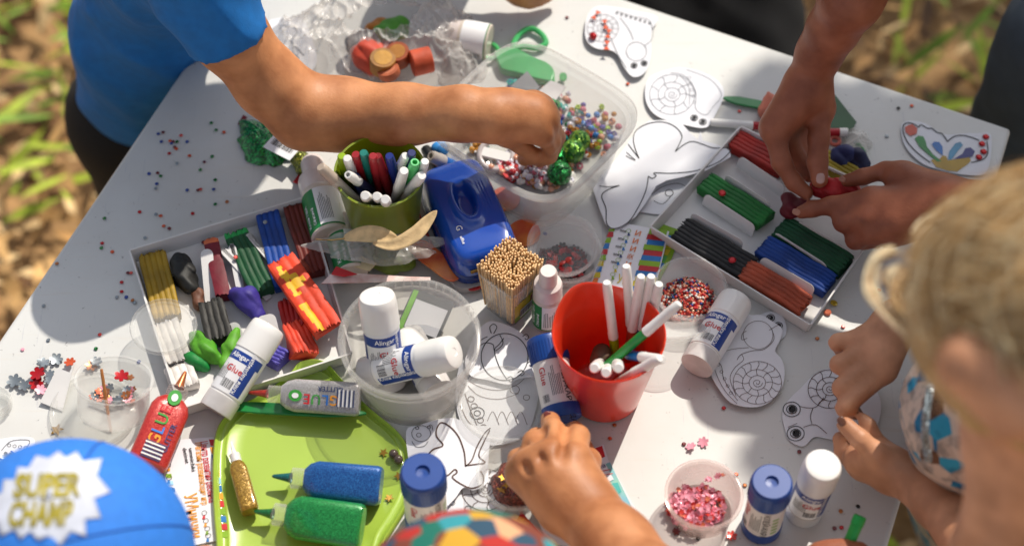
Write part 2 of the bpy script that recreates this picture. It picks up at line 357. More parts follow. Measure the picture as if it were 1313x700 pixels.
# ---------------------------------------------------------------- tree whose crown shades parts of the table
SHADE = [   # outlines of the shade on the table, in photo pixels
    [(938, 190), (934, 150), (950, 110), (985, 88), (1035, 92), (1075, 118), (1140, 118), (1320, 168), (1320, 440), (1130, 400), (1085, 375), (1046, 372), (960, 345), (890, 312), (860, 280), (900, 235)],
    [(650, 275), (760, 262), (850, 270), (880, 330), (870, 385), (800, 362), (735, 385), (700, 378), (670, 350), (655, 320)],
    [(1062, 500), (1150, 465), (1240, 455), (1200, 560), (1110, 615), (1000, 625), (962, 592), (978, 556), (1012, 535)],
]
def inside(x, y, poly):
    c = False; j = len(poly)-1
    for i in range(len(poly)):
        if (poly[i][1] > y) != (poly[j][1] > y) and x < (poly[j][0]-poly[i][0])*(y-poly[i][1])/(poly[j][1]-poly[i][1])+poly[i][0]: c = not c
        j = i
    return c
def tree():
    base = Vector((2.0, 1.9, GZ)); t = thing('tree', 'leafy broadleaf tree beyond the table throwing dappled shade on it', 'tree', base)
    bark = mat('bark', '5c4a3a', .9, bump=.8, bs=40, dist=.01, vs=20, var=.3)
    lf = mat('tree_leaf', '4b6a22', .55, var=.35, vs=15)
    link('trunk', mesh('trunk', *tube([(0, 0, 0), (.03, .02, .9), (-.05, .0, 1.8), (-.25, -.15, 2.6), (-.5, -.4, 3.2)], [.13, .11, .09, .06, .03], 14)), bark, t)
    vs, fs = [], []
    ctr = []
    for q in SHADE:
        xs = [p[0] for p in q]; ys = [p[1] for p in q]; n = int((max(xs)-min(xs))*(max(ys)-min(ys))/38)
        LL = rng.uniform(1.75, 2.0)
        for _ in range(n):
            x, y = rng.uniform(min(xs), max(xs)), rng.uniform(min(ys), max(ys))
            if not inside(x, y, q): continue
            L_ = LL+rng.uniform(-.15, .15); c = P(x, y)+SUN*L_; ctr.append(c)
            nrm = (SUN+Vector(rng.normal(0, .35, 3))).normalized(); a = nrm.orthogonal().normalized(); b = nrm.cross(a)
            s = rng.uniform(.008, .014); th = rng.uniform(0, 6.28); u = a*math.cos(th)+b*math.sin(th); v = nrm.cross(u); o = len(vs)
            for p, r in ((-1, 0), (-.4, .5), (.3, .5), (1, 0), (.3, -.5), (-.4, -.5)): vs.append(c-base+u*p*s*1.3+v*r*s*1.3-nrm*abs(r)*s*.3)
            fs.append(tuple(range(o, o+6)))
    for _ in range(5000):                       # the rest of the crown, behind and above, clear of the sun's path to the table
        d = Vector(rng.normal(0, 1, 3)).normalized()*rng.uniform(.3, 1)**.4; c = Vector((2.0+d.x*1.0, 2.6+d.y*.9, 2.7+d.z*.6))
        k = c.z/SUN.z; h = c-SUN*k
        if -1.0 < h.x < .9 and -.9 < h.y < .9: continue
        o = len(vs); nrm = Vector(rng.normal(0, 1, 3)).normalized(); u = nrm.orthogonal().normalized(); v = nrm.cross(u); s = .04
        for p, r in ((-1, 0), (-.4, .5), (.3, .5), (1, 0), (.3, -.5), (-.4, -.5)): vs.append(c-base+u*p*s+v*r*s)
        fs.append(tuple(range(o, o+6)))
    for _ in range(4200):                       # low unseen foliage added to dim skylight on the right, outside the sun's path
        c = Vector((rng.uniform(.15, 1.7), rng.uniform(-.25, 1.0), rng.uniform(1.45, 2.1))); h = c-SUN*(c.z/SUN.z)
        h4 = h+SUN*(.42/SUN.z)
        if (-1.0 < h.x < .9 and -.42 < h.y < .9) or (-.9 < h4.x < 1.1 and -.85 < h4.y < .9): continue
        o = len(vs); nrm = Vector(rng.normal(0, 1, 3)+np.array((0, 0, 1.2))).normalized(); u = nrm.orthogonal().normalized(); v = nrm.cross(u); s = .045
        for p, r in ((-1, 0), (-.4, .5), (.3, .5), (1, 0), (.3, -.5), (-.4, -.5)): vs.append(c-base+u*p*s+v*r*s)
        fs.append(tuple(range(o, o+6)))
    link('crown', mesh('crown', vs, fs, False), lf, t)
    br = []
    for i in range(0, len(ctr), max(1, len(ctr)//12)):
        c = ctr[i]-base; br.append(tube([(-.05, 0, 1.8+.0006*i), (c*.5+Vector((-.03, 0, .95))), c], [.012, .006, .002], 6))
    br = [b for b in br]
    link('limbs', mm(br, 'limbs'), bark, t)
tree()
# ---------------------------------------------------------------- common colours
WPL = mat('white_plastic', 'eceae6', .32, var=.02, coat=.2)
CLR = mat('clear_plastic', 'f4f4f2', .12, var=.01, clear=.92)
CL2 = mat('clear_cloudy_plastic', 'e9e7e4', .2, var=.02, clear=.91)
PAP = mat('paper', 'e4e5ea', .85, var=.015, vs=30)
CARD = mat('card', 'dcdad8', .75, var=.03, vs=40)
INK = mat('ink', '17171a', .7); GREY = mat('grey_ink', '55565a', .7); BROWN = mat('brown_ink', '4a2a1c', .7); PENCIL = mat('pencil_grey', '8b8d94', .8)
def col(c, rough=.4, **k): return mat('paint_'+c+('r%g' % rough if rough != .4 else ''), c, rough, **k)
# ---------------------------------------------------------------- lettering on curved and flat faces
def cyl_text(s, r, phi, z, size, way='up'):
    v, f, w = text(s, size, 1); out = []
    for x, y, _ in v:
        if way == 'up': a, zz = phi-y/r, z+x
        elif way == 'down': a, zz = phi+y/r, z-x
        else: a, zz = phi+(x-w/2)/r, z+y
        out.append((r*math.cos(a), r*math.sin(a), zz))
    return out, f
def patch(r, a0, a1, z0, z1, seg=10): return lathe([(r, z0), (r, z1)], seg, a0, a1)
def bars(r, a0, z0, n, step, ln, way='z'):      # a block of code bars or of small print lines
    out = []; q = 0
    for i in range(n):
        w_ = step*random.choice((.3, .5, .7)) if way == 'z' else step*.35; l = ln if way == 'z' else ln*random.uniform(.6, 1)
        out.append(patch(r, a0+q/r, a0+(q+w_)/r, z0, z0+l, 2)); q += step
    return out
# ---------------------------------------------------------------- glue sticks
def glue_stick(kind, label, a, b, group='glue sticks on the craft table', r=.0113, roll=0, ln=None, cat='glue stick'):
    a = Vector(a); b = Vector(b); Lh = (b-a).length if ln is None else ln
    M = frame(a, b) @ Matrix.Rotation(roll, 4, 'Z'); t = thing('glue_stick', label, cat, M, group)
    g = Lh
    if kind == 'white':
        link('body', mm([lathe([(0, 0), (r*.94, 0), (r*.96, .001), (r*.96, g*.18), (r, g*.185), (r, g*.69), (r*.9, g*.7), (0, g*.7)], 48)]), WPL, t)
        link('foot', mm([lathe([(0, -.0006), (r*.98, -.0006), (r*1.0, .001), (r*1.0, g*.16), (r*.97, g*.16)], 48)]), mat('foot_plastic', 'dcd8d6', .25, clear=.2), t)
        c = [(r*1.0, g*.66), (r*1.05, g*.665), (r*1.04, g*.9), (r*1.0, g*.965), (r*.93, g*.99), (r*.8, g), (r*.25, g), (r*.22, g*.995), (0, g*.995)]
        link('cap', mm([lathe(c, 48)]), WPL, t)
        lb = link('label', mm([patch(r*1.004, -2.6, 2.6, g*.19, g*.655, 40)+(0,), patch(r*1.01, -1.5, 1.5, g*.52, g*.62, 24)+(1,),
              patch(r*1.01, .62, 1.25, g*.2, g*.52, 8)+(1,), patch(r*1.01, -1.5, -1.2, g*.2, g*.52, 4)+(1,)]), [mat('label_white', 'e9e9ea', .4, var=.01), mat('label_blue', '1b3f8f', .35, var=.05)], t)
        link('lettering', mm([cyl_text('Alingar', r*1.02, .0, g*.55, .0047, 'h')+(0,), cyl_text('Клей карандаш', r*1.02, .83, g*.21, .0038, 'up')+(0,)]), mat('print_white', 'f0f0f0', .5), lb)
        link('small_print', mm([q+(0,) for q in bars(r*1.015, -.95, g*.3, 9, .0011, g*.18, 'l')]+[q+(0,) for q in bars(r*1.015, -.15, g*.23, 12, .00065, g*.09)]), GREY, lb)
        link('red_mark', mm([cyl_text('Glue', r*1.02, .12, g*.4, .0062, 'h')]), mat('print_red', 'c8202a', .5), lb)
    else:
        bl = mat('blue_plastic', '08408f', .38, coat=.1, var=.04)
        link('body', mm([lathe([(r*.98, g*.14), (r, g*.15), (r, g*.73), (r*.9, g*.74)], 48)]), WPL, t)
        link('foot', mm([lathe([(0, 0), (r*1.0, 0), (r*1.04, .001), (r*1.04, g*.16), (r*.98, g*.165)], 48)]), bl, t)
        c = [(r*1.0, g*.69), (r*1.06, g*.695), (r*1.06, g*.95), (r*1.02, g*.985), (r*.94, g), (r*.34, g), (r*.3, g*.97), (0, g*.965)]
        cp = link('cap', mm([lathe(c, 64)]), bl, t)
        rb = [tf(box(r*1.05, r*1.085, -.0004, .0004, g*.7, g*.93), Matrix.Rotation(2*PI*i/40, 4, 'Z')) for i in range(40)]
        link('grip_ribs', mm(rb, smooth=False), bl, cp)
        lb = link('label', mm([patch(r*1.004, -2.9, 2.9, g*.17, g*.68, 48)]), mat('label_cream', 'e6e2de', .4, var=.01), t)
        link('lettering', mm([cyl_text('КЛЕЙ-КАРАНДАШ', r*1.015, .45, g*.65, .0052, 'down')]), INK, lb)
        link('small_print', mm([q+(0,) for q in bars(r*1.015, -.25, g*.26, 7, .0011, g*.36, 'l')]+[q+(0,) for q in bars(r*1.015, -.9, g*.2, 8, .0007, g*.09)]+
             [patch(r*1.012, .95, 1.3, g*(.22+.07*i), g*(.25+.07*i), 3)+(1,) for i in range(5)]+[cyl_text('Glue', r*1.016, -.75, g*.62, .0062, 'down')+(2,)]),
             [GREY, mat('print_lime', '7fae2a', .5), mat('print_red', 'c8202a', .5)], lb)
    return t
# ---------------------------------------------------------------- squeeze bottles of glitter glue
def glitter_bottle(label, a, b, body, width, depth, tip, face=None, text_=True, group='glitter glue bottles', clearneck=True, tipm=None, roll=0):
    a = Vector(a); b = Vector(b); g = (b-a).length; M = frame(a, b, face) @ Matrix.Rotation(roll, 4, 'Z'); t = thing('glitter_glue_bottle', label, 'glue bottle', M, group)
    # local x = shallow side (towards the viewer), y = wide side, z = base -> tip
    dx, dy = depth/2, width/2; B = g*.70
    S = [(0, dx*.8, dy*.85, 4), (.0012, dx*.96, dy*.96, 4), (.003, dx, dy, 4), (B*.5, dx*.98, dy*.98, 4), (B*.82, dx*.98, dy*.97, 4), (B*.93, dx*.85, dy*.82, 3), (B, dx*.62, dy*.55, 2.4)]
    link('bottle', mm([loft(S, 56)]), body, t)
    nk = CL2 if clearneck else WPL; pr = []; z = B-.0005; rr = min(dx*.72, dy*.56)
    for i in range(6):
        h = g*.13/6; pr += [(rr*1.0, z), (rr*1.08, z+h*.3), (rr*1.08, z+h*.6), (rr*.96, z+h*.75)]; z += h
    link('collar', mm([lathe([(0, B-.0005)]+pr+[(rr*.6, z+.0008), (0, z+.0008)], 36)]), nk, t)
    link('nozzle', mm([lathe([(rr*.55, z), (rr*.42, z+g*.05), (rr*.2, g*.985), (rr*.1, g), (0, g)], 24)]), tipm or tip, t)
    if text_:
        x = dx+.0003; lb = []
        v, f, w = text('GLITTER', width*.2); lb.append(([(x, -q[1]+dy*.62, q[0]+B*.2) for q in v], flip((v, f))[1], 0))
        cols = [1, 2, 3, 4]; zz = B*.24
        for i, ch in enumerate('GLUE'):
            v, f, w = text(ch, width*.42); lb.append(([(x+.0001, -q[1]+dy*.12, q[0]+zz) for q in v], flip((v, f))[1], cols[i])); zz += w+width*.03
        v, f = loft([(0, width*.2, width*.17), (.0002, width*.2, width*.17)], 24); lb.append(([(x+q[2], q[1], q[0]+zz+width*.22) for q in v], f, 3))
        v, f = loft([(0, width*.1, width*.08), (.0002, width*.1, width*.08)], 24); lb.append(([(x+.0003+q[2], q[1], q[0]+zz+width*.22) for q in v], f, 5))
        for i in range(9): lb.append(tf(box(x, x+.0002, -dy*.5, dy*.5, 0, .0006*(1+i % 2*.6)), Matrix.Translation((0, 0, B*.06+i*.0013)))+(5 if i % 2 else 0,))
        link('lettering', mm(lb, smooth=False), [mat('print_navy', '20386e', .5), mat('print_orange', 'eb9a20', .5), mat('print_blue', '2a78cf', .5), mat('print_green', '3c9a3a', .5), mat('print_red', 'c8202a', .5), mat('print_white', 'f0f0f0', .5)], t)
    return t
# ---------------------------------------------------------------- felt-tip pens
def pen(label, a, b, colr, capc=None, r=.0031, capfrac=.42, group='felt-tip pens', hole=False, name='felt_tip_pen', cat='pen'):
    a = Vector(a); b = Vector(b); g = (b-a).length; t = thing(name, label, cat, frame(a, b), group); c = g*(1-capfrac)
    m = colr if not isinstance(colr, str) else col(colr, .35)
    cm = WPL if capc is None else col(capc, .35)
    link('barrel', mm([lathe([(0, 0), (r*.8, 0), (r*.92, .001), (r*.95, c*.97), (r*.7, c), (0, c)], 20)]), m, t)
    e = [(r*.82, g*.985), (r*.7, g), (r*.45, g), (r*.42, g-.004), (0, g-.004)] if hole else [(r*.86, g*.985), (r*.7, g), (0, g)]
    link('cap', mm([lathe([(r*.9, c-.002), (r*1.04, c-.0015), (r*1.04, c+.003), (r*.98, c+.004), (r*.96, g*.9)]+e, 20)]), cm, t)
    return t
# ---------------------------------------------------------------- round tubs and cups
def tubprof(rb, rt, h, th=.0006, lip=.0018):
    return [(0, 0), (rb*.94, 0), (rb, .0015), (rt-.001, h-.003), (rt, h-.0028), (rt+lip, h-.0026), (rt+lip*1.05, h-.0006), (rt+lip*.6, h), (rt-th, h), (rt-th-.0004, h-.002), (rb-th, .0025), (rb*.9, th), (0, th)]
def clear_cup(label, rim, h, rb, rt, group=None, z0=0, tilt=None, m=None, name='clear_cup', cat='cup', lip=.0012, seg=64):
    c = P(rim[0], rim[1], z0+h)-Vector((0, 0, h)); M = Matrix.Translation(c)
    if tilt is not None: M = Matrix.Translation(c+Vector((0, 0, h/2))) @ tilt @ Matrix.Translation((0, 0, -h/2))
    t = thing(name, label, cat, M, group)
    link('cup_wall', mm([lathe(tubprof(rb, rt, h, lip=lip), seg)], ang=50), m or CLR, t)
    return t
def disc_lid(label, cx, cy, z, r, M=None, group='clear lids', name='clear_disc', cat='lid', h=.004):
    M = M or Matrix.Translation(P(cx, cy, z)); t = thing(name, label, cat, M, group)
    link('lid_plate', mm([lathe([(0, .0008), (r*.86, .0008), (r*.9, .0022), (r*.96, .0024), (r*.98, h), (r, h), (r+.0009, h*.6), (r, 0), (r*.95, 0), (r*.9, .0012), (0, 0)], 72)], ang=50), CLR, t)
    return t
# ---------------------------------------------------------------- plasticine
def plast(c, name=None, **k): return mat('plasticine_'+c, c, .58, var=.22, vs=70, bump=.45, bs=260, dist=.0009, spec=.45, **k)
def bar_sec(wd, ht, n=5, k=7):                  # cross-section with n rounded ribs on top and below
    top = []
    for i in range(n*k+1):
        u = i/(n*k); x = (u-.5)*wd; top.append((x, ht-.0008+.0008*abs(math.sin(PI*u*n))**.7))
    return top+[(wd/2, ht*.5), (wd/2-.0006, .0002), (-wd/2+.0006, .0002), (-wd/2, ht*.5)]
def bar(label, p0, p1, colr, wd=.0178, ht=.0085, z0=.0022, z1=None, n=5, bend=0, twist=0, group='plasticine bars', streak=None, endc=None, taper=0, segs=14):
    a = P(*p0, z0); b = P(*p1, z0 if z1 is None else z1); g = (b-a).length; z = (b-a).normalized()
    y = Vector((0, 0, 1)); y = (y-z*y.dot(z)).normalized(); x = y.cross(z); M = Matrix((x, y, z)).transposed().to_4x4(); M.translation = a
    sec = bar_sec(wd*1.06, ht, n); m = len(sec); vs, fs, mi = [], [], []
    for j in range(segs+1):
        s = j/segs; tw = twist*(s-.2); sc_ = 1-taper*s; off = bend*math.sin(PI*s)*g; jit = rng.normal(0, .00022, (m, 2)); off = bend*math.sin(PI*s)*g+.00012*math.sin(j*.8+len(label)); sag = .00025*math.sin(j*.9+len(label)*2)
        e = .97 if j in (0, segs) else 1
        for i, (px, py) in enumerate(sec):
            X, Y = px*sc_*e+jit[i, 0]*.4, py*(e if py > ht*.5 else 1)+jit[i, 1]*.3+(sag if py > ht*.5 else 0)
            c, q = math.cos(tw), math.sin(tw); Yc = Y-ht/2
            zz = s*g+rng.normal(0, .0009)*(j in (0, segs)); vs.append((X*c-Yc*q+off, X*q+Yc*c+ht/2, zz))
    for j in range(segs):
        for i in range(m):
            k = (i+1) % m; fs.append((j*m+i, j*m+k, (j+1)*m+k, (j+1)*m+i))
            idx = 0
            if streak and i < n*7: idx = int(streak(i/(n*7), (j+.5)/segs))
            if endc and j < 1: idx = 1
            mi.append(idx)
    fs += [tuple(range(m))[::-1], tuple(segs*m+i for i in range(m))]; mi += [0, 0]
    ms = [plast(colr)]+([plast('eab321')] if streak else [])+([plast(endc)] if endc else [])
    o = link('plasticine_bar', mesh('plasticine_bar', vs, fs, mi=mi, ang=60), ms, M=M); return tag(o, label, 'plasticine', group)
def lump(label, balls, colr, kk=.004, h=.0009, group='kneaded plasticine lumps', folds=.0005, seed=0, second=None, name='plasticine_lump', cat='plasticine', mt=None):
    # balls: (px, py, z, r) chained together by round cones
    pts = [(P(x, y, z), r) for x, y, z, r in balls]; c0 = pts[0][0].copy(); c0.z = 0
    ps = [('c', a-c0, b-c0, ra, rb) for (a, ra), (b, rb) in zip(pts, pts[1:])] or [('e', pts[0][0]-c0, (pts[0][1],)*3)]
    f = lambda x, y, z: folds*1.5*(1-1.6*np.abs(np.sin(x*190+y*120+seed+z*150))**.6+.5*np.sin(y*560+x*260+seed*2)+.3*np.sin(z*700+y*300))
    v, q = sdf([(kk, ps)], h, noise=f); v[:, 2] = np.maximum(v[:, 2], .0006)
    o = link(name, smesh((v, q)), mt or plast(colr), M=Matrix.Translation(c0)); return tag(o, label, cat, group)
def divider(quad, label, zb=.0025, zt=.0125, parent=None):  # white card flap: base edge p0-p1, top edge p2-p3 (rounded corners)
    a, b = P(*quad[0], zb), P(*quad[1], zb); d, c = P(*quad[3], zt), P(*quad[2], zt)
    x = (b-a); wd = x.length; x.normalize(); y = (c+d)/2-(a+b)/2; y = (y-x*y.dot(x)); ht = y.length; y.normalize(); n = x.cross(y)
    M = Matrix((x, y, n)).transposed().to_4x4(); M.translation = (a+b)/2
    r = min(.004, ht*.4); pts = [(-wd/2, 0), (wd/2, 0)]+[(wd/2-r+r*math.cos(R(t)), ht-r+r*math.sin(R(t))) for t in range(0, 91, 15)]+[(-wd/2+r+r*math.cos(R(t)), ht-r+r*math.sin(R(t))) for t in range(90, 181, 15)]
    return link('divider', mesh('divider', *prism(pts, -.0003, .0003), smooth=False), CARD, parent, M=(parent.matrix_world.inverted() @ M if parent else M))
def tray(name, label, rim, h=.013, base_in=.003, th=.0007, zb=.0004):
    c = sum((P(*p, h) for p in rim), Vector())/4; c.z = 0; t = thing(name, label, 'box', c)
    top = [P(*p, h)-c for p in rim]; bot = [Vector((p.x*(1-.03), p.y*(1-.03), zb)) for p in top]
    link('floor', mesh('floor', *prism([(p.x, p.y) for p in bot], zb, zb+th), smooth=False), CARD, t)
    for i in range(4):
        j = (i+1) % 4; a, b, d, e = bot[i], bot[j], top[j], top[i]; mid = (a+b)/2; n = Vector((mid.x, mid.y, 0)).normalized()*th*1.6
        vs = [a, b, d, e, a+n, b+n, d+n, e+n]
        link('side_wall', mesh('side_wall', vs, [(0, 1, 2, 3), (4, 7, 6, 5), (0, 4, 5, 1), (1, 5, 6, 2), (2, 6, 7, 3), (3, 7, 4, 0)], False), CARD, t)
    return t
bpy.context.view_layer.update()
# ---------------------------------------------------------------- left plasticine box
LB = tray('plasticine_box', 'shallow white card box of plasticine on the left, with glue stick across its corner', [(167, 321), (392, 253), (450, 452), (232, 522)])
bpy.context.view_layer.update()
bar('yellow ochre ribbed plasticine bar in the left box, partly under the round clear lid', (197, 333), (217, 414), '9a7a12', .0175, n=5)
bar('white ribbed plasticine bar in the left box below the yellow one', (213, 421), (231, 470), 'd8d2cc', .017, n=4)
bar('short white piece of plasticine at the bottom corner of the left box', (229, 474), (240, 502), 'dcd6d0', .0175, ht=.007, n=4)
bar('crimson plasticine bar with an orange tip in the left box', (272, 316), (288, 386), '6e0f22', .0095, ht=.0085, n=1, endc='d06a40')
bar('dark green ribbed plasticine bar in the left box', (304, 306), (338, 380), '0b4a26', .0155, n=4, endc='1c9a48')
bar('blue ribbed plasticine bar standing in the left box beside the green one', (344, 280), (368, 374), '0c4296', .0155, n=4)
bar('brownish red ribbed plasticine bar in the upper corner of the left box', (380, 272), (408, 356), '6a241a', .0165, n=5)
bar('orange red plasticine bar marbled with yellow, lying across the left box', (361, 341), (421, 428), 'd8401f', .0185, ht=.0095, z0=.016, z1=.012, n=3, segs=26,
    streak=lambda u, s: (.1 < u < .4 and .08 < s < .5 and abs(u-.25) < .13+.06*math.sin(s*40)) or (.35 < u < .62 and .22 < s < .42) or (.62 < u < .8 and .3 < s < .38) or (.05+.25*(s-.6) < u-.02 < .32 and s > .62), group='plasticine bars')
bar('deep red twisted ribbed plasticine piece under the marbled bar', (371, 392), (385, 430), 'a51a16', .015, ht=.009, twist=.9, n=5)
bar('bright orange red twisted plasticine end at the lower wall of the left box', (378, 424), (391, 462), 'd2432a', .014, ht=.011, twist=-.7, n=5, taper=-.25)
bar('violet ribbed plasticine stub beside the white cap of the glue stick', (345, 458), (364, 468), '4b449a', .013, ht=.0095, n=5)
lump('black kneaded lump in the left box beside the yellow bar', [(231, 335, .006, .0062), (236, 350, .007, .0075), (243, 368, .006, .006)], '161614', seed=1, folds=.0008)
lump('small brown lump under the card divider in the left box', [(253, 376, .005, .004), (256, 390, .0045, .004)], '6b4431', seed=2)
lump('violet kneaded lump pressed against the green bar', [(303, 378, .007, .0055), (316, 384, .009, .008), (331, 402, .006, .005)], '3a2f86', seed=3)
bar('flattened black plasticine block in the middle of the left box', (272, 396), (284, 443), '2a2824', .0155, ht=.0105, n=4, taper=-.1)
lump('lime green leaf-like lump in the left box', [(252, 432, .006, .0045), (262, 450, .008, .0065), (280, 462, .006, .004)], '4f9420', seed=5, folds=.0009)
lump('dark green lump below the lime one in the left box', [(234, 455, .005, .0035), (250, 462, .006, .0055), (262, 468, .005, .004)], '0f7a33', seed=6)
lump('narrow lime green plasticine strip beside the lying glue stick', [(304, 424, .011, .0028), (296, 444, .01, .0045), (288, 468, .008, .0038)], '5fa526', seed=7)
lump('green kneaded lump between the lime and dark ones', [(262, 436, .004, .004), (270, 448, .006, .005)], '2b8a30', seed=8)
lump('tiny brown roll pressed on the brownish red bar', [(385, 340, .012, .004), (390, 346, .012, .0042)], '8a3a28', seed=9, folds=.0003)
for q in ([(263, 388), (279, 386), (250, 322), (238, 322)], [(306, 386), (316, 384), (291, 316), (281, 314)], [(341, 386), (349, 380), (325, 290), (318, 294)],
          [(374, 372), (380, 368), (357, 275), (351, 278)], [(300, 446), (316, 440), (322, 408), (304, 408)], [(338, 446), (362, 440), (372, 398), (346, 400)]):
    divider(q, '', parent=LB)
# ---------------------------------------------------------------- right plasticine box
RB = tray('plasticine_box', 'shallow white card box of plasticine in the shade on the right, under the hands', [(950, 163), (1150, 255), (1039, 415), (835, 290)], h=.0125)
bpy.context.view_layer.update()
bar('red ribbed plasticine bar in the right box under the hand', (941, 186), (1003, 219), 'a32318', .0165, n=5)
bar('bright green ribbed plasticine bar in the right box', (903, 240), (982, 289), '17702a', .0165, n=5)
bar('long black ribbed plasticine bar along the lower wall of the right box', (871, 300), (960, 352), '18181a', .0195, n=6)
bar('terracotta ribbed plasticine bar in the lower corner of the right box', (954, 353), (1031, 399), 'a8492c', .0165, n=5, bend=.025, z0=.004)
bar('royal blue ribbed plasticine bar in the right box', (977, 321), (1063, 372), '0f3f8e', .0175, n=6)
bar('dark bottle green ribbed plasticine bar in the right box', (999, 297), (1083, 347), '0b4a2a', .0185, n=6)
bar('mustard yellow plasticine bar half hidden under the thumbs', (1050, 208), (1092, 234), '9d8b1c', .0155, n=5)
for q in ([(969, 347), (1037, 387), (1046, 368), (981, 330)], [(993, 297+10), (1059, 349), (1064, 340), (1004, 306)], [(1021, 294), (1080, 328), (1084, 316), (1024, 284)],
          [(900, 262), (964, 304), (969, 291), (909, 249)], [(944, 214), (1002, 253), (1007, 237), (952, 203)], [(928, 236), (985, 274), (990, 262), (940, 228)], [(884, 285), (950, 322), (953, 309), (892, 273)]):
    divider(q, '', parent=RB)
lump('pink red kneaded plasticine ball held between the two hands', [(1050, 240, .032, .006), (1070, 243, .034, .0075), (1092, 246, .033, .006)], 'b01f24', seed=11, folds=.0007)
lump('dark cherry plasticine piece beside the pointing finger', [(1012, 256, .014, .0055), (1014, 268, .014, .006), (1030, 262, .014, .005)], '6d1626', seed=12)
lump('salmon pink plasticine knob with a pointed top beyond the right box', [(984, 142, .006, .007), (988, 132, .01, .005), (985, 119, .014, .0012)], 'd07a62', seed=13, folds=.0004)
lump('navy plasticine ball in a packet beyond the right box', [(1078, 203, .007, .0085), (1084, 200, .008, .008)], '1b2358', seed=14)
lump('second navy plasticine lump right of the first', [(1099, 204, .007, .008), (1104, 212, .006, .006)], '141a44', seed=15)
# ---------------------------------------------------------------- flat papers with printed outlines
def paper(name, label, cat, outline, z, lines=(), curl=0, group=None, m=None, tilt=(0, 0), inkw=.00045, smoothed=True, extra=(), partname='outline_drawing'):
    c = sum((P(x, y, z) for x, y in outline), Vector())/len(outline)
    L2 = lambda p: (P(p[0], p[1], z).x-c.x, P(p[0], p[1], z).y-c.y)
    ol = [L2(p) for p in outline]
    if smoothed: ol = cr(ol, 4, True)
    rad = max(math.hypot(*p) for p in ol)
    curl = 0
    zf = lambda x, y: curl*((x*x+y*y)/rad**2)**1.5*(.6+.4*math.sin(2*math.atan2(y, x)+len(outline)))+x*tilt[0]+y*tilt[1]
    bm = bmesh.new(); vv = [bm.verts.new((x, y, 0)) for x, y in ol]; bm.faces.new(vv)
    bmesh.ops.triangulate(bm, faces=bm.faces); bmesh.ops.subdivide_edges(bm, edges=[e for e in bm.edges if e.calc_length() > .012], cuts=2); bmesh.ops.triangulate(bm, faces=bm.faces)
    for v in bm.verts: v.co.z = zf(v.co.x, v.co.y)
    bmesh.ops.recalc_face_normals(bm, faces=bm.faces)
    if sum(f.normal.z for f in bm.faces) < 0: bmesh.ops.reverse_faces(bm, faces=bm.faces)
    me = bpy.data.meshes.new('sheet'); bm.to_mesh(me); bm.free(); 
    t = thing(name, label, cat, c, group)
    s = link('sheet', me, m or PAP, t); md = s.modifiers.new('s', 'SOLIDIFY'); md.thickness = .0004; md.offset = 0
    ms, pr = [], []
    for ln in lines:
        pts, closed, wd, mt = ln
        q = [L2(p) for p in pts]; q = cr(q, 6, closed) if len(q) > 2 else [tuple(np.array(q[0])+(np.array(q[1])-np.array(q[0]))*i/6) for i in range(7)]
        if closed: q = q+[q[0]]
        if mt not in ms: ms.append(mt)
        pr.append(strip(q, wd, .0006, zf)+(ms.index(mt),))
    for pts, mt in extra:                      # filled printed shapes
        if mt not in ms: ms.append(mt)
        q = [L2(p) for p in pts]; k = sum(q[i][0]*q[(i+1) % len(q)][1]-q[(i+1) % len(q)][0]*q[i][1] for i in range(len(q)))
        q = q if k > 0 else q[::-1]; o = .0005+.00004*len(pr) if len(pr) < 12 else .0009
        pr.append(([(x, y, o+zf(x, y)) for x, y in q], [tuple(range(len(q)))], ms.index(mt)))
    if pr: link(partname, mm(pr, smooth=False), ms, t)
    return t
def ell(cx, cy, rx, ry, rot=0, n=14, a0=0, a1=360):
    c, s = math.cos(R(rot)), math.sin(R(rot)); N = n if a1-a0 < 360 else n-1
    return [(cx+rx*math.cos(R(a0+(a1-a0)*i/N))*c-ry*math.sin(R(a0+(a1-a0)*i/N))*s, cy+rx*math.cos(R(a0+(a1-a0)*i/N))*s+ry*math.sin(R(a0+(a1-a0)*i/N))*c) for i in range(n if a1-a0 >= 360 else n+1)][:n if a1-a0 >= 360 else n+1]
def circ(cx, cy, r, m, w=.00045, ry=None): return (ell(cx, cy, r, ry or r*.85)[:13], True, w, m)
def shell(cx, cy, r, m, w=.00035, spokes=14, sq=.88):
    out = [circ(cx, cy, r, m, w, r*sq), circ(cx, cy, r*.62, m, w, r*.62*sq), circ(cx, cy, r*.34, m, w, r*.34*sq)]
    out.append(([(cx+r*.22*(1-i/14)*math.cos(i*.8), cy+r*.22*sq*(1-i/14)*math.sin(i*.8)) for i in range(13)], False, w, m))
    for i in range(spokes):
        a = 2*PI*i/spokes
        for r0, r1 in ((.34, .62), (.62, 1)):
            if r0 < .5 and i % 2: continue
            out.append(([(cx+r*k*math.cos(a+.08*math.sin(9*k)), cy+r*k*sq*math.sin(a+.08*math.sin(9*k))) for k in (r0, (r0*2+r1)/3, (r0+r1*2)/3, r1)], False, w, m))
    return out
def eyes(ps, r, m=INK, fill=False):
    L, X = [], []
    for x, y in ps:
        L += [circ(x, y, r, m, .0005), circ(x, y, r*.6, m, .0005)]
        X.append((ell(x+r*.05, y, r*.45, r*.42, n=12), m))
        X.append((ell(x-r*.15, y-r*.1, r*.13, r*.12, n=8), PAP))
    return L, X
RED = mat('sequin_red', 'b3121c', .25, metal=.3); ORG = mat('sequin_orange', 'd2552c', .3, metal=.3)
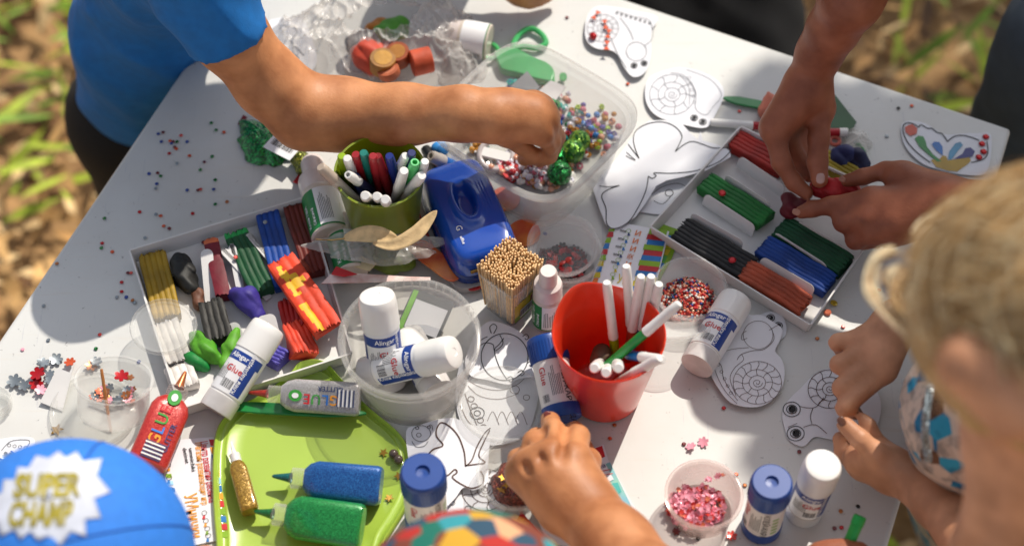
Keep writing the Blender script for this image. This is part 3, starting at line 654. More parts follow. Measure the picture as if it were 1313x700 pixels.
# top snail with orange decorations
l, x = eyes([(813, 85), (826, 82)], 4)
l += shell(773, 37, 20, GREY)+[(ell(816, 67, 13, 12)[:13], True, .0004, GREY), ([(790, 15), (812, 22), (833, 28), (836, 50), (826, 60)], False, .0004, GREY), ([(795, 24), (806, 38), (812, 52)], False, .0004, GREY), ([(784, 52), (792, 70), (803, 88)], False, .0004, GREY)]
for i in range(8): x.append((ell(791+i*6, 18+i*1.8, 1.6, 1.4, n=8), GREY))
SN = paper('paper_snail', 'cut-out paper snail with orange sequin bows on its shell, near the far table edge', 'paper cut-out', [(750, 42), (753, 22), (764, 9), (785, 9), (812, 14), (843, 22), (836, 40), (834, 75), (826, 94), (812, 99), (801, 88), (788, 67), (766, 63), (754, 55)], .004, l, .006, 'paper animal cut-outs', extra=x)
def bow(px, py, a, lab, m=ORG, s=.0042, z=.006):
    vs = [(-s, -s*.5, 0), (-s, s*.5, 0), (-.0003, 0, 0), (s, s*.5, 0), (s, -s*.5, 0), (.0003, 0, 0)]
    v = [(a_, b_, c_) for a_, b_, c_ in vs]+[(a_, b_, .0007) for a_, b_, c_ in vs]
    f = [(6, 8, 7), (9, 11, 10), (6, 7, 1, 0), (0, 2, 8, 6), (1, 7, 8, 2), (3, 9, 10, 4), (4, 10, 11, 5), (3, 5, 11, 9)]
    o = link('bow_sequin', mesh('bow_sequin', v, f, False), m, M=up(P(px, py, z), R(a))); tag(o, lab, 'sequin', 'orange bow sequins')
for i, (a, b, c) in enumerate([(764, 20, 60), (776, 32, 95), (780, 44, 80), (778, 59, 85)]): bow(a, b, c, ['topmost', 'second from top', 'third from top', 'lowest'][i]+' orange bow sequin on the paper snail shell')
o = lump('dark red faceted gem on the left of the snail shell', [(760, 46, .0062, .0026), (761, 47, .0065, .0026)], '5a0d14', mt=RED, folds=0, h=.0005, name='gem', cat='gem', group=None)
# second snail
l, x = eyes([(890, 152), (901, 157)], 4.5)
l += shell(862, 122, 29, PENCIL, .0004, 9)+[([(860, 94), (878, 98), (892, 118), (892, 140), (905, 148), (914, 138), (925, 122), (910, 102), (880, 90)], False, .0004, PENCIL), ([(872, 97), (883, 112), (884, 136)], False, .0004, PENCIL)]
for i in range(5): l.append(circ(884+i*1.6, 100+i*8, 2, PENCIL, .0003))
paper('paper_snail', 'blank cut-out paper snail half in light, left of the dark green knife tip', 'paper cut-out', [(827, 122), (831, 102), (845, 93), (872, 87), (903, 94), (924, 108), (928, 124), (916, 150), (905, 164), (880, 161), (848, 152), (833, 140)], .003, l, .003, 'paper animal cut-outs', extra=x)
# sheets lying under the butterfly
paper('paper_sheet', 'pale drawing with curls showing under the paper butterfly', 'paper', [(790, 235), (850, 228), (893, 232), (868, 262), (850, 275), (800, 265)], .0012, [([(835, 250), (850, 240), (868, 236), (880, 240)], False, .0004, INK), ([(838, 258), (850, 262), (862, 250)], False, .0004, INK), circ(858, 248, 5, INK)], 0)
Z = lambda ox, oy, k, pts: [(ox+x/k, oy+y/k) for x, y in pts]
Zb = lambda *p: Z(755, 145, 4.516, p)
paper('paper_butterfly', 'large blank cut-out paper butterfly lying across the table between tub and right box', 'paper cut-out',
      Zb((25, 425), (60, 530), (95, 620), (130, 655), (190, 645), (270, 590), (340, 500), (390, 420), (450, 390), (560, 370), (680, 340), (820, 268), (815, 236), (780, 212), (720, 190), (660, 172), (645, 120), (628, 165), (580, 120), (540, 75), (440, 50), (350, 50), (290, 90), (230, 170), (150, 270), (70, 350)), .0085,
      [(Zb((228, 180), (262, 225), (291, 262)), False, .0006, INK), (Zb((291, 262), (268, 205), (258, 150), (275, 105), (330, 72), (400, 60), (460, 70), (510, 100), (537, 140), (530, 175), (500, 230)), False, .0006, INK),
       (Zb((500, 230), (555, 190), (600, 177), (660, 195), (720, 217), (800, 220), (815, 240), (760, 290), (680, 325), (600, 345), (480, 352), (380, 347), (390, 365), (368, 378), (345, 365)), False, .0006, INK),
       (Zb((345, 365), (332, 440), (292, 530), (230, 620), (150, 655), (105, 625), (100, 540), (75, 470), (110, 435), (178, 412)), False, .0006, INK), (Zb((178, 412), (120, 418), (60, 411)), False, .0005, INK), (Zb((218, 225), (245, 250), (270, 271)), False, .0005, INK), (Zb((215, 245), (240, 260), (268, 273)), False, .0005, INK)],
      .005, 'paper animal cut-outs', tilt=(.05, .03), smoothed=False)
# coloured butterfly at the far right corner
Zc = lambda *p: Z(1145, 145, 7.78, p)
cb = [('a8860f', Zc((375, 475), (470, 460), (495, 428), (530, 440), (545, 480), (600, 470), (760, 450), (778, 480), (740, 520), (680, 560), (640, 590), (540, 580), (430, 545))), ('0a7a34', Zc((215, 260), (250, 233), (300, 240), (325, 290), (335, 340), (400, 420), (485, 490), (440, 492), (350, 420), (260, 340))), ('0f66b0', Zc((385, 320), (410, 292), (460, 297), (492, 340), (496, 430), (430, 380))), ('3f86ac', Zc((545, 470), (560, 390), (620, 310), (670, 296), (697, 325), (650, 380), (580, 475))), ('101c6e', Zc((600, 470), (690, 415), (720, 360), (770, 350), (815, 390), (790, 440), (720, 455))),
      ('b8402c', Zc((115, 150), (150, 130), (190, 118), (240, 160), (235, 215), (170, 238), (125, 200)))]
paper('paper_butterfly', 'coloured paper butterfly with green, blue and yellow modelled patches in the far right corner', 'paper cut-out',
      Zc((80, 150), (110, 95), (200, 80), (330, 110), (440, 180), (520, 215), (600, 215), (700, 205), (850, 205), (960, 200), (985, 300), (965, 500), (910, 615), (760, 620), (600, 600), (440, 560), (300, 510), (170, 400), (100, 280)), .0015,
      [(Zc((370, 500), (240, 400), (140, 290), (100, 190), (105, 125), (150, 103), (210, 118), (255, 150)), False, .0008, INK), (Zc((255, 150), (280, 125), (345, 160), (385, 158), (440, 200), (490, 215), (542, 290)), False, .0008, INK), (Zc((542, 290), (610, 240), (690, 228), (780, 248), (860, 280)), False, .0008, INK), (Zc((935, 290), (945, 400), (900, 465), (780, 500)), False, .0007, INK)], .001, 'paper animal cut-outs',
      extra=[(p, col(c, .3)) for c, p in cb])
for i, (a, b) in enumerate([(1264, 176), (1259, 185), (1261, 195), (1255, 202)]):
    g = link('gem', mesh('gem', *lathe([(.0022, 0), (.0025, .0005), (.0015, .0015), (0, .0016)], 8), ang=10), RED, M=up(P(a, b, .0022))); tag(g, ['top', 'second', 'third', 'lowest'][i]+' round red gem on the edge of the coloured butterfly', 'gem', 'red gems on the coloured butterfly')
# snails right of the glue stick
l, x = eyes([(988, 408), (998, 418)], 5)
l += [([(995, 428), (1003, 422)], False, .0005, INK)]
paper('paper_snail', 'paper snail mostly hidden, only its eyes showing beyond the sunlit snail sheet', 'paper cut-out', [(965, 412), (978, 402), (992, 400), (1006, 410), (1006, 432), (980, 440), (960, 430)], .0012, l, .001, 'paper animal cut-outs', extra=x)
l = shell(971, 491, 31, BROWN, .0003, 16)+[(ell(972, 430, 19, 18)[:13], True, .0003, BROWN), ([(945, 462), (950, 455), (965, 450), (980, 448), (992, 436), (990, 424)], False, .0003, BROWN), ([(951, 455), (953, 462), (942, 472), (936, 486), (944, 508)], False, .0003, BROWN),
     ([(918, 462), (925, 470), (928, 486), (940, 506), (946, 514)], False, .0003, BROWN), ([(914, 466), (920, 484), (930, 502), (945, 518)], False, .0003, BROWN), ([(957, 425), (952, 428), (951, 436), (958, 434)], False, .0003, BROWN), ([(986, 424), (996, 418), (1003, 415)], False, .0003, BROWN), ([(960, 446), (940, 448), (926, 452)], False, .0003, BROWN)]
for i in range(5): l.append(circ(921+i*4, 468+i*9, 2, BROWN, .00025))
paper('paper_snail', 'sunlit blank paper snail with a big round shell, right of the lying glue stick', 'paper cut-out', [(950, 400), (963, 404), (976, 404), (990, 412), (1003, 422), (1000, 436), (994, 450), (1003, 462), (1006, 480), (1001, 500), (986, 516), (964, 522), (937, 516), (920, 496), (909, 474), (912, 460), (920, 448), (932, 430)], .004, l, .004, 'paper animal cut-outs')
l, x = eyes([(1015, 525), (1020, 556)], 11)
l += shell(1064, 499, 28, BROWN, .0004, 12)+[([(1024, 521), (1034, 523), (1046, 522), (1056, 510)], False, .0004, BROWN), ([(1030, 548), (1040, 545), (1048, 546), (1060, 556)], False, .0004, BROWN), ([(1041, 544), (1039, 534), (1042, 524)], False, .0004, BROWN), ([(1010, 548), (1022, 543)], False, .0003, BROWN)]
paper('paper_snail', 'paper snail with two large black eyes in front of the child\'s hands', 'paper cut-out', [(1003, 530), (1010, 514), (1026, 498), (1040, 484), (1056, 474), (1080, 472), (1110, 482), (1128, 510), (1128, 535), (1115, 560), (1085, 566), (1060, 562), (1044, 560), (1030, 572), (1012, 564), (1006, 548)], .0012, l, .001, 'paper animal cut-outs', extra=x)
# small paper in the lower left corner
paper('paper_drawing', 'drawing with a blue pen mark at the left table edge by the cap', 'paper cut-out', [(-25, 575), (5, 562), (36, 560), (45, 566), (38, 580), (22, 596), (10, 625), (-25, 640)], .0015,
      [([(2, 578), (14, 566), (34, 564), (38, 568), (28, 582), (20, 592)], False, .0004, GREY), ([(14, 578), (30, 590), (12, 586), (20, 600)], False, .0006, mat('blue_pen', '2a5fc0', .5))]+[circ(12+i*7, 571+i, 2.2, GREY, .0003) for i in range(4)], .001)
# small drawing by the bag
paper('paper_drawing', 'faint drawing of a figure at the bag left side under the arm', 'paper cut-out', [(340, 30), (385, 25), (402, 55), (405, 85), (380, 100), (350, 70)], .0012, [circ(372, 42, 9, GREY), circ(363, 36, 4, GREY), ([(372, 52), (380, 62), (390, 72)], False, .0006, GREY), ([(376, 56), (376, 68), (384, 76)], False, .0005, GREY)], 0)
# central pile
PC = []
paper('paper_drawing', 'crumpled drawings under the ladybird sheet, covered with curly brown outlines', 'paper', [(600, 455), (660, 440), (690, 470), (688, 520), (670, 560), (620, 570), (590, 540), (585, 490)], .002,
      [([(600, 488), (620, 498), (645, 500), (668, 490), (682, 470)], False, .0004, BROWN), ([(600, 495), (615, 508), (640, 512), (665, 505)], False, .0004, BROWN), circ(660, 500, 6, BROWN), circ(675, 510, 4, BROWN), ([(590, 520), (600, 540), (612, 548), (604, 528), (596, 505)], False, .0006, BROWN)]+[circ(604+i*4, 512+i*9, 4, BROWN, .0005) for i in range(5)]+
      [([(625+i*12, 540), (632+i*12, 528), (640+i*12, 545)], False, .0004, BROWN) for i in range(4)]+[circ(612, 530, 9, INK, .0006), circ(612, 530, 4, INK, .0006)], .003)
l = [circ(647, 458, 30, INK, .00055, 30), ([(646, 434), (640, 442), (634, 450), (640, 470), (650, 487)], False, .0005, INK), ([(625, 432), (616, 437), (614, 444), (622, 440), (632, 442), (634, 450), (640, 447), (645, 440), (641, 430)], False, .0005, INK), ([(630, 428), (628, 420), (633, 416), (637, 420), (633, 428)], False, .0005, INK)]
for a, b in ((670, 432), (677, 448), (676, 466), (664, 478), (650, 486)): l.append(([(a, b), (a+5, b-3), (a+8, b+1), (a+5, b+4), (a+3, b+2)], False, .0005, INK))
paper('paper_ladybird', 'blank paper ladybird lying in front of the toothpick box', 'paper cut-out', [(604, 440), (612, 424), (628, 412), (648, 416), (664, 424), (684, 440), (690, 455), (682, 470), (684, 482), (664, 486), (652, 493), (625, 487), (604, 482), (596, 465)], .005, l, .003, 'paper animal cut-outs')
paper('paper_sheet', 'pale sheet with a turtle shell drawing near the bottom of the central pile', 'paper', [(560, 612), (600, 606), (645, 606), (652, 640), (640, 662), (600, 668), (563, 655)], .002, shell(622, 628, 30, BROWN, .0004, 9)+[circ(600, 652, 4, GREY), circ(580, 645, 3, GREY)], .001)
l = [([(548, 584), (556, 576), (568, 571), (560, 560), (560, 550), (566, 542), (578, 548), (588, 560), (594, 575), (596, 585), (597, 598)], False, .0009, BROWN), ([(597, 598), (605, 590), (612, 572), (622, 555), (629, 549)], False, .0008, BROWN), ([(597, 597), (612, 595), (622, 593), (614, 584), (620, 568), (628, 552)], False, .0008, BROWN),
     ([(558, 610), (568, 611), (575, 609), (583, 602), (586, 606), (580, 612), (592, 621), (605, 626), (618, 621), (620, 612), (616, 604)], False, .0009, BROWN),
     circ(540, 556, 12, GREY, .0004), circ(537, 558, 3, GREY, .0004), ([(528, 566), (534, 573), (544, 572), (549, 566)], False, .0004, GREY), ([(547, 548), (553, 545), (555, 552)], False, .0004, GREY), circ(550, 548, 2, GREY, .0005), circ(535, 549, 2, GREY, .0005)]
paper('paper_butterfly', 'white sheet with a smiling cartoon face and brown butterfly outline behind the blue-capped glue stick', 'paper cut-out', [(521, 552), (538, 545), (560, 538), (582, 536), (606, 545), (634, 548), (628, 570), (626, 596), (625, 618), (608, 628), (594, 625), (582, 640), (560, 656), (530, 632), (524, 590)], .006, l, .004, 'paper animal cut-outs')
# ---------------------------------------------------------------- leaflets
BR = [mat('band_'+c, c, .6) for c in ('7fa81c', 'b3202a', '1f6fb5', 'c3b21c', 'd8732a', '4aa04a')]
def ftext(s, p0, p1, size, z, c, mi, perp=-1):   # flat writing from pixel p0 towards p1 (height in metres)
    v, f, w = text(s, size); a = P(*p0, z)-c; d = (P(*p1, z)-P(*p0, z)); L_ = d.length; d.normalize(); n = Vector((-d.y, d.x, 0)); k = min(1, L_/max(w, 1e-5)) if L_ < w else L_/w
    return [(a.x+d.x*x*k+n.x*y, a.y+d.y*x*k+n.y*y, a.z-0) for x, y, _ in v], f, mi
def kids(c, pts, z, mi0):
    out = []
    for i, (x, y) in enumerate(pts):
        q = P(x, y, z)-c; out.append(mv(lathe([(.0014, 0), (.0017, 0)], 12), q.x, q.y, q.z)+(0,)); out.append(([(q.x+a, q.y+b-.003, q.z) for a, b in ((-.001, -.0012), (.001, -.0012), (.0005, .0014), (-.0005, .0014))], [(0, 1, 2, 3)], mi0[i % len(mi0)]))
    return out
q = [(200, 566), (274, 560), (280, 600), (291, 690), (232, 702), (222, 650)]
t = paper('leaflet', 'white leaflet with red and orange Russian writing, between red glue bottle and green tray', 'leaflet', q, .0015, smoothed=False)
c = t.location
pr = [ftext('Центр развития ребёнка', (257, 566), (268, 644), .0062, .0022, c, 4), ftext('Магазин развивающих игр', (250, 567), (259, 647), .0058, .0022, c, 3), ftext('УМнички', (236, 634), (244, 690), .011, .0022, c, 3), ftext('umnichki', (242, 574), (246, 604), .0035, .0022, c, 0), ftext('detinet', (234, 574), (238, 594), .0035, .0022, c, 0)]
pr += kids(c, [(262, 657), (264, 667), (266, 677), (267, 686)], .0022, [4, 3, 1, 2])+kids(c, [(216, 596), (217, 612), (219, 627)], .0022, [3, 2, 5])
for i in range(13):
    x, y = 272+i*1.35, 563+i*9.8; a, b, d, e = [P(u, v, .0021+.0001*(i % 2))-c for u, v in ((x-2, y+8), (x+5, y+8), (x+4, y), (x-4, y))]
    pr.append(([a, b, d, e], [(0, 1, 2, 3)], (4, 3, 2, 0, 3, 5, 2, 3, 4, 1, 2, 4, 1)[i] if i != 3 else 1))
for i in range(8):
    x, y = 210+i*2.2, 580+i*9; a, b, d, e = [P(u, v, .0021)-c for u, v in ((x-4, y+5), (x+4, y+5), (x+3, y), (x-4, y))]; pr.append(([a, b, d, e], [(0, 1, 2, 3)], (5, 2, 3, 1)[i % 4]))
link('printed_pattern', mm(pr, smooth=False), [INK, BR[0], BR[2], mat('print_orange', 'eb9a20', .5), mat('print_red', 'c8202a', .5), mat('pale_blue', '9fd0ee', .6)], t)
def striped(name, label, q, z, cols, body, txt=True):
    t = paper(name, label, 'leaflet', q, z, smoothed=False, m=body, curl=0); c = t.location; pr = []
    return t, c
q = [(788, 284), (858, 297), (838, 378), (757, 368), (764, 340), (776, 318)]
t2 = paper('leaflet', 'second leaflet with yellow, green and blue bands peeking out right of the first', 'leaflet', [(845, 286), (874, 296), (862, 330), (850, 352), (838, 378), (828, 372)], .0012, smoothed=False, m=BR[0]); c = t2.location
pr = []
for i in range(9):
    y = 292+i*8.6; xl, xr = 856-i*2.6, 872-i*4; a, b, d, e = [P(u, v, .0017)-c for u, v in ((xl-5, y+7), (xr-4, y+9.5), (xr, y+2.5), (xl-3, y))]; pr.append(([a, b, d, e], [(0, 1, 2, 3)], (0, 2, 3, 3, 5, 2, 4, 4, 1)[i]))
link('printed_pattern', mm(pr, smooth=False), BR, t2)
t = paper('leaflet', 'white leaflet with rows of tiny figures and coloured bands above the red cup', 'leaflet', q, .004, smoothed=False); c = t.location
pr = []
for i in range(12):
    s = i/12; y = 293+s*80; xl, xr = 834-s*24+random.uniform(-2, 2), 856-s*18
    for k, hh in ((0, 0), ):
        ci = (0, 1, 2, 0, 1, 2, 0, 1, 2, 3, 3, 2)[i]; a, b, d, e = [P(u, v, .0048)-c for u, v in ((xl-2, y+7.2), (xr-2, y+9.5), (xr, y+2.6), (xl, y))]; pr.append(([a, b, d, e], [(0, 1, 2, 3)], ci))
for i in range(10):
    s = i/10; x, y = 783-s*24, 290+s*74; a, b, d, e = [P(u, v, .0048)-c for u, v in ((x-3, y+6.5), (x+4+random.uniform(0, 2), y+6.5), (x+6, y), (x, y))]; pr.append(([a, b, d, e], [(0, 1, 2, 3)], (0, 1, 0, 2, 1, 0, 3, 2, 3, 4)[i]))
pr += kids(c, [(806-i*3.4, 296+i*9.3) for i in range(8)], .0048, [7, 2, 2, 7, 2, 3, 0, 4])
for i in range(8): pr.append(([Vector((x, y, 0)) + Vector((0, 0, 0)) for x, y in ()], [], 6)) if 0 else None
pr = [p for p in pr if p]
for i, s in enumerate(['И', 'И', 'И', 'ИЖ', 'И']): pr.append(ftext(s, (813-i*3.2, 301+i*10), (812.4-i*3.2+8, 302+i*10+1), .006, .0049, c, 4))
pr.append(ftext('УМ', (790, 362), (806, 366), .010, .0049, c, 3))
for i in range(5): pr.append(ftext('nnw', (795-i*3, 297+i*10), (803-i*3, 298.5+i*10), .004, .0049, c, 6))
link('printed_pattern', mm(pr, smooth=False), BR+[INK, mat('print_navy', '20386e', .5)], t)
# card under the near hand
q = [(748, 578), (774, 570), (780, 590), (820, 660), (838, 700), (842, 730), (790, 730), (700, 690), (678, 640)]
t = paper('packet_card', 'printed card packet with a picture of sky and grass beside the near hand', 'card', q, .002, smoothed=False); c = t.location
F_ = lambda pts, mi, z=.0027: ([P(x, y, z)-c for x, y in pts][::-1], [tuple(range(len(pts)))], mi)
pr = [F_([(752, 578), (772, 571), (776, 585), (758, 592)], 0), F_([(764, 600), (782, 592), (830, 690), (800, 705)], 1, .0026), F_([(781, 620), (792, 618), (797, 630), (788, 636)], 2, .0029), F_([(808, 668), (822, 672), (834, 700), (812, 712)], 3, .003),
      F_([(757, 603), (776, 594), (787, 614), (768, 624)], 4, .0031), F_([(668, 655), (700, 690), (690, 700), (660, 672)], 0)]
pr += [F_([(761+i*1.6*3, 607+i*5-8), (780+i*3, 598+i*5-2), (780+i*3, 599+i*5-2), (761+i*1.6*3, 608+i*5-8)], 5, .0034) for i in range(1, 3)]+[ftext('Группа', (760, 606), (777, 598), .004, .0034, c, 6)]
link('printed_pattern', mm(pr, smooth=False), [mat('print_red', 'c8202a', .5), mat('sky_print', '6fb7d8', .5, col2='8ec9a8'), mat('teal_print', '1fa7a0', .5), mat('grass_print', '4f8a2a', .6, var=.5, vs=300), PAP, mat('print_red', '', .5), mat('print_navy', '20386e', .5)], t)
# ---------------------------------------------------------------- green tray with bottles
def green_tray():
    pts = [(372, 484), (384, 470), (402, 466), (420, 471), (436, 488), (470, 524), (512, 560), (527, 590), (527, 640), (496, 694), (462, 738), (300, 745), (278, 690), (276, 570), (300, 530), (335, 512)]
    m = mat('lime_plastic', 'a4c048', .35, coat=.3, var=.06, vs=12, bump=.06, bs=60, clear=0); c = sum((P(*p) for p in pts), Vector())/len(pts)
    t = thing('craft_tray', 'translucent lime green plastic tray holding glitter bottles, bottom left', 'tray', c)
    L2 = cr([((P(*p)-c).x, (P(*p)-c).y) for p in pts], 6, True)
    sec = [(1.0, .0005), (1.0, .0055), (.985, .0062), (.975, .0055), (.955, .003), (.94, .0018), (.9, .0018), (.885, .0026), (.87, .0018), (.7, .0015), (.01, .0015)]
    n = len(L2); vs, fs = [], []
    for s, z in sec: vs += [(x*s, y*s, z) for x, y in L2]
    for j in range(len(sec)-1):
        for i in range(n): fs.append((j*n+i, (j+1)*n+i, (j+1)*n+(i+1) % n, j*n+(i+1) % n))
    fs.append(tuple((len(sec)-1)*n+i for i in range(n))[::-1]); fs.append(tuple(range(n)))
    me = mesh('tray_plate', vs, fs, ang=60); bm = bmesh.new(); bm.from_mesh(me); bmesh.ops.recalc_face_normals(bm, faces=bm.faces); bm.to_mesh(me); bm.free()
    link('tray_plate', me, m, t)
green_tray()
GK = mat('knife_green', '0c7a38', .3, coat=.3)
def knife(label, pts, z, w=.0045):
    c = P(*pts[0], z); L2 = [((P(*p, z)-c).x, (P(*p, z)-c).y) for p in pts]; n = 24; a = np.array(L2[0]); b = np.array(L2[1]); d = b-a; d_ = d/np.hypot(*d); q = np.array([-d_[1], d_[0]])
    prof = [w*(.15+.85*min(1, 3.2*s)**.6)*(1 if s < .8 else 1-.2*(s-.8)/.2) for s in np.linspace(0, 1, n)]
    ol = [tuple(a+d*s+q*p) for s, p in zip(np.linspace(0, 1, n), prof)]+[tuple(a+d*s-q*p) for s, p in list(zip(np.linspace(0, 1, n), prof))[::-1]]
    o = link('modelling_knife', mesh('modelling_knife', *prism(ol, 0, .0018)), GK, M=Matrix.Translation(c)); bv = o.modifiers.new('b', 'BEVEL'); bv.width = .0006; bv.segments = 2; bv.limit_method = 'ANGLE'
    return tag(o, label, 'modelling knife', 'green plastic modelling knives')
knife('dark green plastic modelling knife under the clear glitter bottle on the tray edge', [(470, 531), (298, 522)], .0075, .0042)
knife('dark green plastic modelling knife pointing at the blank snail by the far box', [(927, 127), (992, 139)], .002, .0038)
gl = lambda n, a, b, **k: glitter('glitter_'+n, a, b, scale=3200, metal=.12, rough=.35, amt=.22, **k)
glitter_bottle('blue glitter glue bottle lying on the lime tray', P(489, 623, .013), P(349, 610, .011), gl('blue', '0f3f86', '2f7fc8'), .0245, .017, gl('dblue', '0a4a55', '1a8a7a'), text_=False)
glitter_bottle('green glitter glue bottle lying on the lime tray below the blue one', P(465, 675, .013), P(326, 655, .011), gl('green', '08692c', '2fb45a'), .0275, .018, gl('dgreen', '075024', '128a44'), text_=False)
glitter_bottle('clear silver glitter glue bottle lying across the top of the lime tray', P(462, 512, .0155), P(318, 503, .0155), glitter('glitter_silver', 'b4b0ae', 'f0eef4', clear=.35, metal=.1, scale=3200, amt=.22), .0215, .0145, gl('red_tip', '8a1a16', 'c8402a'), roll=0)
glitter_bottle('red glitter glue bottle with copper nozzle lying between left box and blue cap', P(188, 597, .012), P(238, 476, .022), glitter('glitter_red', 'b01c20', 'd8503e', rough=.3, metal=.12, scale=3200, amt=.22), .0255, .017, mat('copper_tip', 'b0643a', .3, metal=.5))
t = glitter_bottle('slim gold glitter glue tube with white cone tip on the left of the lime tray', P(321, 656, .0095), P(296, 566, .0095), glitter('glitter_gold', '7a5a10', 'b8902a', scale=2600, metal=.3, amt=.5), .0115, .0105, WPL, text_=False, clearneck=False)
t['category'] = 'glue tube'
# ---------------------------------------------------------------- glue sticks
glue_stick('white', 'white glue stick lying across the corner of the left plasticine box', P(277, 526, .0135), P(346, 417, .034), roll=-.5)
glue_stick('blue', 'upright glue stick with blue cap at the edge of the lime tray', P(548, 668, .001), P(542, 594, .001)+Vector((0, 0, 0)), ln=.001) if 0 else None
def upright(kind, lab, px, py, z, h=.062, roll=0, tilt=(0, 0), r=.0121): c = P(px, py, z+h); b = c-Vector((tilt[0], tilt[1], h)); return glue_stick(kind, lab, b, c, roll=roll, r=r)
upright('blue', 'upright glue stick with bright blue cap at the right edge of the lime tray', 542, 604, .0006, .064, r=.0128)
upright('blue', 'upright glue stick with dark blue cap beside the pink sequin cup', 990, 617, .0006, .058, roll=-.4, r=.0118)
upright('white', 'upright glue stick with plain white cap in front of the child\'s lower hand', 1056, 595, .0006, .06, roll=.2, r=.0112, tilt=(.004, 0))
glue_stick('white', 'white glue stick lying in the sun right of the seed bead cup', P(894, 468, .0122), P(945, 383, .0122), roll=-.55)
glue_stick('blue', 'glue stick with blue cap and foot, held by the near hand against the red cup', P(722, 538, .014), P(699, 433, .03), roll=0, r=.0118)
# ---------------------------------------------------------------- round tub with glue sticks
BH = .052
bk = clear_cup('round cloudy plastic tub holding three glue sticks in the middle', (525, 431), BH, .035, .0425, m=CL2, name='round_tub', cat='tub', lip=.0022, seg=96)
link('rim_notches', mm([tf(box(.0424, .0447, -.0004, .0004, BH-.0075, BH-.0025), Matrix.Rotation(R(20+i*7), 4, 'Z')) for i in range(24)], smooth=False), CL2, bk)
link('rim_rings', mm([lathe([(.0424, BH-.0075), (.0438, BH-.0078), (.0438, BH-.0087), (.042, BH-.009)], 96)]), CL2, bk)
glue_stick('white', 'upright white glue stick standing inside the round tub', P(498, 490, .004), P(483, 378, .066), r=.0116, group='glue sticks in the round tub', roll=.1)
glue_stick('white', 'white glue stick leaning on the right rim inside the round tub', P(470, 478, .014), P(583, 451, .05), r=.0108, group='glue sticks in the round tub', roll=-.1)
glue_stick('white', 'white glue stick at the bottom of the round tub under the leaning one', P(560, 500, .012), P(520, 428, .015), r=.0108, group='glue sticks in the round tub')
c = P(548, 400, .036)
o = link('packet', mm([mv(box(-.015, .015, -.015, .015, 0, .0004), 0, 0, 0)+(0,), mv(box(-.010, .013, -.0115, .0085, .0006, .0008))+(1,), box(-.014, -.0105, -.014, .014, .0006, .0008)+(2,), box(-.0105, .006, -.014, -.012, .0006, .0008)+(2,)], smooth=False), [mat('grey_foil', '8f9294', .3, clear=.5), PAP, mat('print_lime2', '7fc04a', .5)],
         M=Matrix.Translation(P(545, 405, .012)) @ Matrix.Rotation(R(-24), 4, 'Z') @ Matrix.Rotation(R(18), 4, 'X')); tag(o, 'small grey-framed packet with a green edge standing in the round tub', 'packet')
# ---------------------------------------------------------------- red cup with pens
RC = mat('red_cup_plastic', 'e03c20', .28, coat=.35, var=.04, sss=.25)
def red_cup():
    h = .068; c = P(787, 428, h)-Vector((0, 0, h)); t = thing('pen_cup', 'glossy red orange plastic pen cup full of white-capped felt-tip pens', 'cup', c+Vector((-.003, .0, 0)))
    n = 96; vs, fs = [], []; H = lambda a: h+.011*max(0, math.cos(a-R(128)))**6
    prof = [(0, 0), (.8, 0), (1, .02), (1, .3), (1, .7), (1, .97), (1.02, 1), (1.0, 1.012), (.975, 1.0), (.965, .7), (.955, .3), (.95, .05), (.85, .03), (0, .03)]
    for k, z in prof:
        for i in range(n):
            a = 2*PI*i/n; r = (.0235+(.0345-.0235)*max(0, min(1, z)))*k; vs.append((r*math.cos(a), r*math.sin(a), z*(H(a) if z > .5 else h)))
    for j in range(len(prof)-1):
        for i in range(n): fs.append((j*n+i, j*n+(i+1) % n, (j+1)*n+(i+1) % n, (j+1)*n+i))
    link('cup_wall', mesh('cup_wall', vs, fs, ang=50), RC, t)
    # raised heart outline inside the back wall
    hp = [(.0325*math.cos(R(128+10*x)), .0325*math.sin(R(128+10*x)), .052+.016*y) for x, y in [(1.7*math.sin(u)**3*1, .9*math.cos(u)-.35*math.cos(2*u)) for u in np.linspace(0, 2*PI, 30)[:-1]]]
    link('embossed_ring', mm([tube(hp, .0007, 8, True)]), RC, t)
red_cup()
for lab, a, b, cl, cf in [('lime felt-tip pen standing at the left of the red cup, white cap up', (791, 470, .012), (778, 362, .085), '9dc21c', .62), ('red felt-tip pen at the back of the red cup, tallest in the row', (812, 460, .012), (803, 341, .09), 'b3202a', .6),
        ('red felt-tip pen leaning beside the tallest one', (804, 462, .012), (822, 354, .088), 'b83a2a', .6), ('blue felt-tip pen second from the right in the upright row', (814, 458, .012), (835, 354, .088), '1d3f8f', .6),
        ('blue felt-tip pen at the right of the upright row', (826, 456, .012), (845, 364, .084), '14509a', .55), ('green felt-tip pen lying slantwise across the rim of the red cup', (777, 470, .045), (871, 389, .092), '0d8a3a', .43)]:
    pen(lab, P(*a), P(*b), cl, capfrac=cf, group='felt-tip pens in the red cup', r=.0032)
for lab, a, b, cl in [('blue felt-tip pen with cap resting over the right rim of the red cup', (805, 455, .05), (849, 461, .076), '1a6ab0'), ('white pen cap end leaning right below it on the red cup rim', (790, 492, .045), (846, 459, .08), 'e0dcd8'),
        ('stubby white pen end nearest the left rim of the red cup', (770, 465, .03), (762, 472, .07), 'e6e2de'), ('second stubby white pen end along the near rim', (781, 470, .03), (777, 478, .07), 'e6e2de'), ('third stubby white pen end at the near rim, beside the second', (791, 462, .03), (793, 472, .073), 'e6e2de')]:
    pen(lab, P(*a), P(*b), cl, capfrac=.55, group='felt-tip pens in the red cup', r=.0033 if 'stubby' not in lab else .0036)
lump('grey brown eraser lump deep inside the red cup', [(772, 452, .03, .006), (770, 460, .03, .007)], '5a4636', folds=.0003, name='eraser', cat='eraser', group=None)
